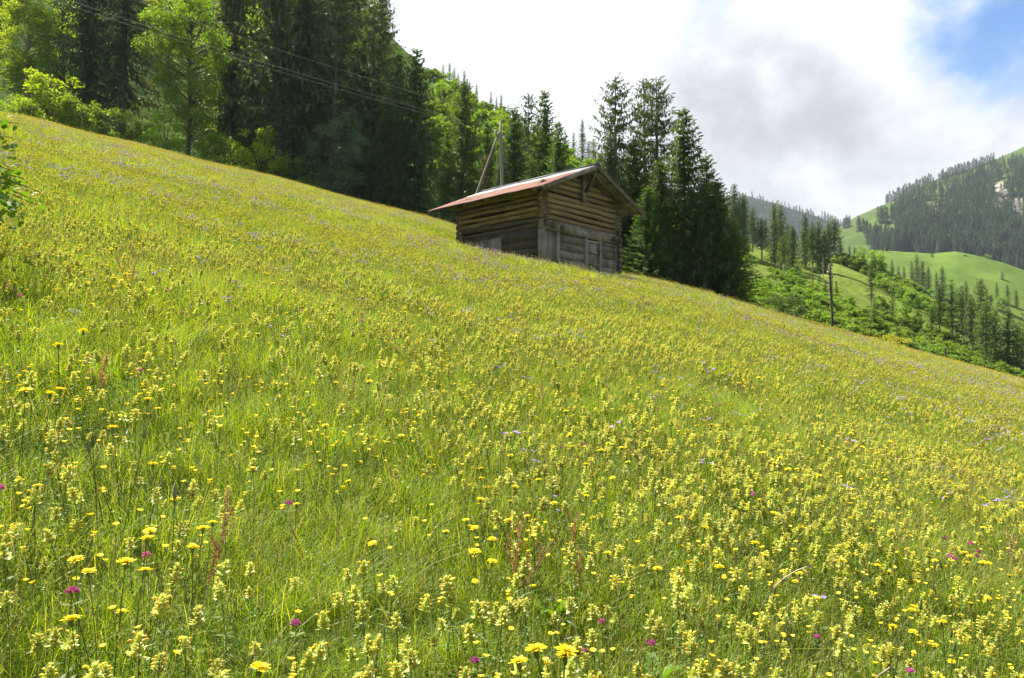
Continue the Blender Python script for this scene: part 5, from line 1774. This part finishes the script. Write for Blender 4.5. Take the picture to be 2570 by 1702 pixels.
def flower(key, x, y, label, cat, group, s=1.0, parts=True, z=None):
    v = RNG.randrange(len(FL[key]))
    ms, whole = FL[key][v]
    loc = (x, y, float(ground_z(x, y)) if z is None else z)
    rot = (RNG.gauss(0, 0.13), RNG.gauss(0, 0.13), RNG.uniform(0, 6.28))
    if not parts:
        return tag(obj(key, whole, None, loc, rot, s), label, cat, group)
    o = thing(key, label, cat, loc, rot, s, group)
    for n, me in ms: obj(n, me, o)
    return o


def spot(px, py, key, h=None):
    P = hit(px, py, HEAD[key] if h is None else h)
    return P[0], P[1]


def build_flowers():
    rng = np.random.default_rng(5)
    # ---- the ones that can be told apart in the photo
    named = (('hawkbit', 'hawkbit', 'yellow hawkbits', (
        (1360, 1640, 1.45, 'leftmost of the large yellow flowers crowded at the bottom edge'), (1385, 1655, 1.45, 'lowest of the large yellow flowers crowded at the bottom edge'),
        (1405, 1648, 1.45, 'middle one of the large yellow flowers crowded at the bottom edge'), (1432, 1660, 1.45, 'rightmost of the large yellow flowers crowded at the bottom edge'),
        (217, 1395, 1.15, 'flat yellow flower at the upper left of the loose yellow cluster'), (258, 1418, 1.1, 'yellow flower in the middle left of the loose yellow cluster'),
        (332, 1405, 1.2, 'yellow flower at the upper right of the loose yellow cluster'), (283, 1452, 1.25, 'broad yellow flower in the lower heap of the loose cluster'),
        (318, 1448, 1.2, 'yellow flower at the right of the lower heap of the loose cluster'), (270, 1468, 1.1, 'lowest yellow flower of the loose cluster'),
        (230, 1570, 1.15, 'left one of two yellow flowers below the loose cluster'), (267, 1574, 0.9, 'right one of two yellow flowers below the loose cluster'),
        (360, 1309, 1.1, 'single yellow flower above the loose cluster'), (478, 1325, 1.2, 'double yellow flower beside the red sorrel on the left'),
        (508, 1308, 1.0, 'small yellow flower right above the double one by the red sorrel'), (480, 1376, 1.1, 'single yellow flower below the double one by the red sorrel'),
        (398, 1264, 1.1, 'flat single yellow flower seen from the side above the others on the left'), (62, 1004, 1.3, 'left one of the flat yellow flower heads at the left edge'),
        (88, 1000, 1.3, 'middle one of the flat yellow flower heads at the left edge'), (108, 1006, 1.3, 'right one of the flat yellow flower heads at the left edge'),
        (340, 1012, 1.2, 'twin yellow flower above the tall buds on the left'), (312, 1096, 1.2, 'yellow flower on a long stem beside the tall buds'),
        (1165, 1381, 1.1, 'left one of the yellow flowers beside the long red sorrel'), (1205, 1392, 1.1, 'right one of the yellow flowers beside the long red sorrel'),
        (2015, 1444, 0.9, 'small yellow flower left of the pale bent stalk on the right'), (2452, 1418, 1.1, 'yellow flower under the pink clovers on the right'),
        (2225, 1574, 1.1, 'yellow flower low among the pale rattles on the right'), (2378, 1562, 1.2, 'broad yellow flower in the lower right corner area'),
        (1210, 1214, 1.0, 'left one of two yellow flowers by dark buds in the centre'), (1265, 1213, 1.0, 'right one of two yellow flowers by dark buds in the centre'),
        (535, 1662, 1.1, 'yellow twin flower at the bottom left'), (1905, 952, 1.3, 'yellow flower on the right brow side of the meadow'),
        (171, 816, 1.4, 'upper small yellow flower far up on the left'), (160, 860, 1.4, 'lower small yellow flowers far up on the left'))),
        ('sorrel', 'sorrel', 'red sorrel', (
            (1285, 1330, 1.07, 'long leaning rusty red sorrel in the lower middle'), (1255, 1370, 0.98, 'rusty red sorrel left behind the long leaning one'), (1425, 1290, 0.90, 'upright rusty red sorrel right of the long leaning one'),
            (1455, 1400, 0.82, 'short rusty red sorrel by the broad leaf'), (535, 1330, 0.90, 'red sorrel right of the double yellow flower'), (510, 1370, 0.82, 'red sorrel below the double yellow flower'),
            (230, 930, 0.82, 'red sorrel far up on the left side'), (1365, 985, 0.82, 'dark red sorrel in the middle of the meadow'))),
        ('red_clover', 'clover', 'red clovers', (
            (160, 1502, 1.25, 'bright purple clover at the lower left'), (385, 1418, 1.0, 'dark purple clover right of the loose yellow cluster'), (1200, 1665, 1.1, 'purple clover at the bottom left of the crowded yellow flowers'),
            (1498, 1640, 1.1, 'pink clover right of the crowded yellow flowers'), (1652, 1638, 1.1, 'pink clover left of the broad leaf at the bottom'), (1515, 1588, 1.0, 'pink clover above the one right of the crowded yellow flowers'),
            (2417, 1376, 1.2, 'top one of the pink clovers on the right'), (2408, 1386, 1.2, 'left one of the pink clovers on the right'), (2430, 1392, 1.2, 'middle one of the pink clovers on the right'),
            (2445, 1378, 1.2, 'right one of the pink clovers on the right'), (2436, 1410, 1.1, 'lowest of the pink clovers on the right'), (2308, 1688, 1.2, 'pink clover at the bottom right'),
            (755, 1586, 1.1, 'single purple clover low in the left half'), (40, 1212, 1.2, 'upper pink clover at the left edge'), (15, 1228, 1.2, 'lower pink clover at the left edge'), (2015, 1590, 1.1, 'pink clover right of the tall dry stalk'))),
        ('flower_bud', 'flower bud', 'closed green flower buds', (
            (432, 1245, 1.10, 'large striped green bud with a pale tip on the left'), (255, 1140, 1.02, 'left one of the tall buds under the long stemmed flower'), (280, 1118, 1.02, 'middle one of the tall buds under the long stemmed flower'),
            (303, 1125, 1.02, 'right one of the tall buds under the long stemmed flower'), (2420, 1418, 1.10, 'dark green bud beside the pink clovers'), (2284, 1550, 1.10, 'large green bud on a long stem at the lower right'),
            (2350, 1620, 1.02, 'green bud left of the lower right corner'), (2380, 1630, 0.94, 'slim green bud near the lower right corner'), (1202, 1180, 0.94, 'dark bud beside the two yellow flowers in the centre'), (1630, 1245, 0.94, 'tall dark bud right of the centre'))),
        ('dry_stalk', 'stalk', 'dry pale stalks', (
            (2008, 1372, 1.2, 'pale pink bent stalk with a dark tip on the right'), (1892, 1392, 1.2, 'pale straight stalk left of the bent pink one'), (2335, 1398, 1.2, 'long pale stalk leaning to the right among the rattles'),
            (1285, 1295, 1.0, 'whitish stalk above the long red sorrel'), (2070, 1665, 1.0, 'pinkish stalk at the bottom right edge'), (1462, 1440, 1.1, 'tan stalk beside the broad leaf'), (2120, 1690, 1.2, 'arched tan stalk at the bottom right'))),
        ('dock_plant', 'leaf plant', 'broad leaved dock plants', (
            (1418, 1480, 1.1, 'broad green dock leaves beside the tan stalk'), (1468, 1488, 0.9, 'broad green dock leaves right of the tan stalk'), (1640, 1660, 1.1, 'broad green dock leaf at the bottom edge'), (2160, 1440, 1.0, 'upright dock leaves among the rattles on the right'))),
        ('white_umbel', 'umbel', 'white umbels', (
            (705, 672, 0.7, 'left one of the white umbels in the upper left of the meadow'), (722, 680, 0.65, 'middle one of the white umbels in the upper left of the meadow'), (738, 676, 0.7, 'right one of the white umbels in the upper left of the meadow'),
            (172, 790, 0.55, 'single white umbel on the left side of the meadow'))))
    taken = []
    for key, cat, group, rows in named:
        for px, py, s, lab in rows:
            h = HEAD[key] * s
            x, y = spot(px, py, key, h)
            flower(key, x, y, lab, cat, group, s)
            taken.append((key, x, y))
    cnt = {k: sum(1 for a in taken if a[0] == k) for k in FL}

    def spread(key, dens_f, r0, r1, dmax, half=39):
        x, y = ring(rng, dmax, r0, r1, half)
        k = rng.random(len(x)) < dens_f(x, y)
        return x[k], y[k]

    R_ = lambda x, y: np.hypot(x, y)
    U = lambda x, y: x / np.maximum(y, 0.5)
    lxf = lambda x, y: in_barn_front(x, y)

    # share of the densest stand at each place
    d_rattle = lambda x, y: np.clip((1.7 * snoise(x, y, 4.3, 0.4) * (0.5 + 0.7 * snoise(x, y, 11, 2.4)) - 0.16) * (0.55 + 0.8 * snoise(x, y, 0.9, 1.2)), 0.12, 1) * np.clip(0.85 + 0.45 * U(x, y), 0.60, 1) * np.clip(7.0 / np.maximum(R_(x, y), 7.0), 0.13, 1)
    d_butter = lambda x, y: np.clip(1.5 * snoise(x, y, 3.1, 3.4) - 0.3, 0.16, 1) * (0.3 + snoise(x, y, 0.7, 2.0)) * np.clip(26.0 / np.maximum(R_(x, y), 20.0), 0.35, 1)
    d_hawk = lambda x, y: np.clip(2.2 * snoise(x, y, 5.7, 5.1) - 0.85, 0.08, 1) * (0.55 + 0.45 * snoise(x, y, 1.3, 0.7)) * np.clip(1.45 - R_(x, y) / 60, 0.22, 1)
    d_crane = lambda x, y: np.clip(2.4 * snoise(x, y, 9.0, 1.9) * (0.4 + 0.6 * snoise(x, y, 2.1, 4.0)) - 0.55, 0.02, 1) * np.clip((R_(x, y) - 4) / 22, 0.10, 1) * np.clip(1.5 - R_(x, y) / 70, 0.25, 1)
    d_clover = lambda x, y: np.clip(1.6 * snoise(x, y, 2.7, 6.0) - 0.6, 0.02, 1)
    d_sorrel = lambda x, y: np.clip(2.0 * snoise(x, y, 6.1, 2.9) - 0.9, 0.03, 1)

    for key, cat, dens, dmax, rmax, lab, group, plab in (
            ('yellow_rattle', 'yellow rattle', d_rattle, 165.0, 120, 'pale yellow-green rattle spike standing in the grass of the foreground', 'yellow rattles in the foreground', 'pale yellow-green rattle spikes all over the meadow'),
            ('buttercup', 'buttercup', d_butter, 80.0, 120, 'small glossy yellow buttercup in the grass of the foreground', 'buttercups in the foreground', 'tiny yellow buttercups dotted over the whole meadow'),
            ('hawkbit', 'hawkbit', d_hawk, 16.0, 120, 'flat yellow hawkbit flower scattered in the meadow', 'scattered hawkbits', 'yellow hawkbits dotted over the far meadow'),
            ('cranesbill', 'cranesbill', d_crane, 22.0, 120, 'violet cranesbill flowers in the nearer meadow', 'violet cranesbills', 'drifts of violet cranesbill over the upper meadow'),
            ('red_clover', 'clover', d_clover, 2.4, 16, 'small pink clover head low in the foreground grass', 'small clovers in the grass', None),
            ('sorrel', 'sorrel', d_sorrel, 0.55, 60, 'thin reddish sorrel spike rising from the meadow', 'thin sorrel spikes', 'reddish sorrel spikes thinly spread over the far meadow')):
        x, y = spread(key, dens, 1.9, rmax, dmax)
        if key in ('cranesbill', 'sorrel', 'hawkbit') :
            pass
        r = R_(x, y); o = np.argsort(r); x, y, r = x[o], y[o], r[o]
        z = ground_z(x, y)
        px, py = project(np.stack([x, y, z + HEAD[key]], -1))
        vis = (px > -30) & (px < 2600) & (py < 1740) & (py > 0)
        iv = np.nonzero(vis)[0]
        lim = max(0, 292 - cnt[key])
        first = set(iv[:lim].tolist())
        for j, i in enumerate(iv[:lim]):
            flower(key, float(x[i]), float(y[i]), lab, cat, group, rng.uniform(0.66, 1.1) if key == 'yellow_rattle' else rng.uniform(0.8, 1.12), r[i] < 5.2, float(z[i]))
        rest = np.array([i for i in range(len(x)) if i not in first], int)
        if plab and len(rest):
            n = len(rest)
            # far heads a little larger: several plants growing in one clump
            sc = rng.uniform(0.7, 1.1, n) * (1 + np.clip(r[rest] - 12, 0, 60) * {'yellow_rattle': 0.002, 'cranesbill': 0.003, 'hawkbit': 0.012}.get(key, 0.010))
            scatter('meadow_' + key, np.stack([x[rest], y[rest], z[rest]], -1), tilt(rng, n, 0.17), sc, rng.integers(0, len(FL[key]), n), [w for _, w in FL[key]], plab)


build_flowers()


def edge_shrub():
    """hazel at the left edge reaching into the picture, seen close"""
    rng = np.random.default_rng(9)
    x0, y0 = -4.55, 5.55
    z0 = float(ground_z(x0, y0))
    o = thing('hazel_shrub', 'leafy hazel branches reaching in from the left edge in the foreground', 'shrub', (x0, y0, z0))
    st, lf = MB(), MB()

    def leaf(c, d, n, L_):
        s = nrm(np.cross(d, n)[None])[0]; n = np.cross(s, d)
        pr = [(0, 0), (0.12, 0.36), (0.40, 0.50), (0.72, 0.34), (1.0, 0.0)]
        V = [c + d * a * L_ + n * 0.0 for a, b in pr]
        A = [c + d * a * L_ + s * b * L_ * 0.86 - n * b * L_ * 0.22 for a, b in pr]
        B = [c + d * a * L_ - s * b * L_ * 0.86 - n * b * L_ * 0.22 for a, b in pr]
        F_ = [(i, i + 1, 5 + i + 1, 5 + i) for i in range(4)] + [(10 + i, 10 + i + 1, i + 1, i) for i in range(4)]
        lf.add(np.array(V + A + B), np.array(F_))

    ends = []
    for px, py, d in ((78, 500, 5.6), (55, 468, 5.4), (98, 482, 5.7), (60, 545, 5.5), (35, 430, 5.3), (88, 515, 5.8), (45, 310, 5.5), (10, 500, 5.1), (15, 450, 5.3), (25, 520, 5.3), (20, 305, 5.6), (30, 345, 5.5), (8, 380, 5.4), (10, 560, 5.2), (58, 530, 5.5), (-40, 420, 5.5), (-60, 330, 5.6), (-80, 250, 5.4), (-90, 520, 5.0), (-120, 380, 5.4), (40, 445, 5.9), (-150, 200, 5.6), (-70, 440, 5.0)):
        ends.append(at(px, py, d) - np.array((x0, y0, z0)))
    for e in ends:
        zb = max(0.5, e[2] * rng.uniform(0.45, 0.65))
        a = np.array((rng.normal(0, 0.05) - 0.1, rng.normal(0, 0.05), zb))
        s = np.linspace(0, 1, 9)[:, None]
        P = a * (1 - s) + e * s; P[:, 2] += 0.20 * np.sin(s[:, 0] * 3.14)
        st.add(*tube(P, np.linspace(0.011, 0.0025, 9), 5))
        st.add(*tube([np.array((0, 0, -0.1)), a * 0.5 + rng.normal(0, 0.03, 3), a], [0.02, 0.016, 0.011], 6))
        for k in range(24):
            t = rng.uniform(0.5, 1.04); c = a * (1 - t) + e * t; c = c + np.array((0, 0, 0.2 * math.sin(min(t, 1) * 3.14)))
            d = nrm((rvec(rng, 1)[0] * 0.9 + np.array((0.1, 0, -0.45)))[None])[0]
            n = nrm((np.array((0, 0, 1.0)) + 0.7 * rvec(rng, 1)[0])[None])[0]
            c2 = c + d * 0.02 + rng.normal(0, 0.035, 3)
            leaf(c2, d, n, rng.uniform(0.036, 0.066))
    obj('stems', st.mesh('hazel_stems', M['bark_dark'], True), o)
    obj('leaves', lf.mesh('hazel_leaves', M['hazel']), o)
    # young larch twigs higher up at the edge
    x1, y1 = -5.55, 7.0
    z1 = float(ground_z(x1, y1))
    o = thing('young_larch', 'pale young larch twigs at the left edge above the hazel', 'tree', (x1, y1, z1))
    st, lf = MB(), MB()
    top = at(-70, 60, 7.0) - np.array((x1, y1, z1))
    st.add(*tube([np.array((0, 0, -0.1)), top * 0.5, top], [0.035, 0.022, 0.006], 7))
    for px, py, d in ((12, 178, 7.0), (22, 150, 7.1), (30, 212, 6.9), (8, 255, 6.8), (25, 268, 7.0), (-20, 130, 7.0), (-30, 230, 7.0), (-100, 140, 7.1), (-120, 240, 7.0)):
        e = at(px, py, d) - np.array((x1, y1, z1))
        a = top * np.clip((e[2] - 0.25) / top[2], 0.1, 1)
        s = np.linspace(0, 1, 6)[:, None]; P = a * (1 - s) + e * s
        st.add(*tube(P, np.linspace(0.008, 0.003, 6), 4))
        m = 240; t = rng.random((m, 1)); C = a * (1 - t) + e * t
        D = nrm(rvec(rng, m) + 0.7 * nrm((e - a)[None]))
        lf.add(*kites(C, D, side_of(D, rng), rng.uniform(0.03, 0.055, m), np.full(m, 0.0035), 0.5))
    obj('trunk', st.mesh('larch_trunk', M['bark_dark'], True), o); obj('crown', lf.mesh('larch_needles', M['beech']), o)
    # dark clump on the meadow behind the hazel
    for px, py, hh, lab in ((112, 470, 0.38, 'small dark green clump behind the hazel leaves on the meadow'), (0, 705, 0.34, 'dark green tuft of leaves at the left edge below the hazel')):
        P = hit(px, py, 0.2)
        plant('bush_dark', (P[0], P[1], float(ground_z(P[0], P[1])) - 0.1), hh, 'shrub', lab, 'shrub', None, 1.1, parts=('foliage', 'stems'))


edge_shrub()


def barn_foot():
    """rank growth, dark clumps added as shade and a boulder at the foot of the gable"""
    c, s = math.cos(math.pi / 2 - PHI), math.sin(math.pi / 2 - PHI)
    W = lambda lx, ly: (BARN[0] + lx * c - ly * s, BARN[1] + lx * s + ly * c)
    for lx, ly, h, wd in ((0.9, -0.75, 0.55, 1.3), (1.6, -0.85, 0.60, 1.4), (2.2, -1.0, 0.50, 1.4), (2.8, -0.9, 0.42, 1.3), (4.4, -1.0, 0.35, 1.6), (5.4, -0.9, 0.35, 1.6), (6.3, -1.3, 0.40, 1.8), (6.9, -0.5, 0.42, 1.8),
                          (7.4, -1.5, 0.40, 1.9), (8.0, -0.8, 0.42, 1.9), (3.6, -1.4, 0.35, 1.6), (7.9, -2.2, 0.4, 1.9), (6.0, -2.2, 0.35, 1.8)):  # clumps past the right corner are added as dark stand-ins for shaded grass
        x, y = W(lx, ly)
        plant('bush_dark', (x, y, float(ground_z(x, y)) - 0.05), h, 'nettle_shade_clump', 'dark green clump of rank leaves, some standing in for shade, at the foot of the barn gable', 'weeds', 'rank leafy and shade-filling clumps below the barn gable', wd, parts=('foliage', 'stems'))
    for lx, ly in ((-0.5, -0.6), (-0.35, 0.2), (-0.6, 0.7), (-0.45, 1.2), (-0.7, -0.2), (-0.55, 1.8), (-0.8, 0.4), (0.2, -0.8)):
        x, y = W(lx, ly)
        flower('sorrel', x, y, 'reddish sorrel spike growing against the near corner of the barn', 'sorrel', 'sorrel at the barn corner', 1.5)
    rng = np.random.default_rng(3)
    n_u, n_v = 12, 8
    P = [np.array((0.42, 0.3, 0.26)) * np.array((math.cos(a) * math.cos(e), math.sin(a) * math.cos(e), math.sin(e))) * rng.uniform(0.82, 1.12)
         for e in np.linspace(-math.pi / 2, math.pi / 2, n_v + 1) for a in np.linspace(0, 2 * math.pi, n_u, endpoint=False)]
    Fq = [(v * n_u + u, v * n_u + (u + 1) % n_u, (v + 1) * n_u + (u + 1) % n_u, (v + 1) * n_u + u) for v in range(n_v) for u in range(n_u)]
    b = MB(); b.add(np.array(P), np.array(Fq))
    x, y = W(6.5, -0.35)
    tag(obj('boulder', b.mesh('boulder', M['stone'], True), None, (x, y, float(ground_z(x, y)) + 0.12)), 'grey boulder in the grass beside the right corner of the barn', 'rock')


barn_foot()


def haze():
    b = MB(); b.add(*box(-2800, 2800, -2750, 3300, -260, 760))
    t = NT('valley_haze')
    v = t.n('ShaderNodeVolumePrincipled')
    v.inputs['Color'].default_value = (0.78, 0.87, 1.0, 1)
    v.inputs['Density'].default_value = 0.00006
    v.inputs['Anisotropy'].default_value = 0.2
    t.L.new(v.outputs[0], t.out.inputs['Volume'])
    tag(obj('haze', b.mesh('haze', t.m)), 'thin bluish haze over the valley', None, None, 'stuff')


haze()
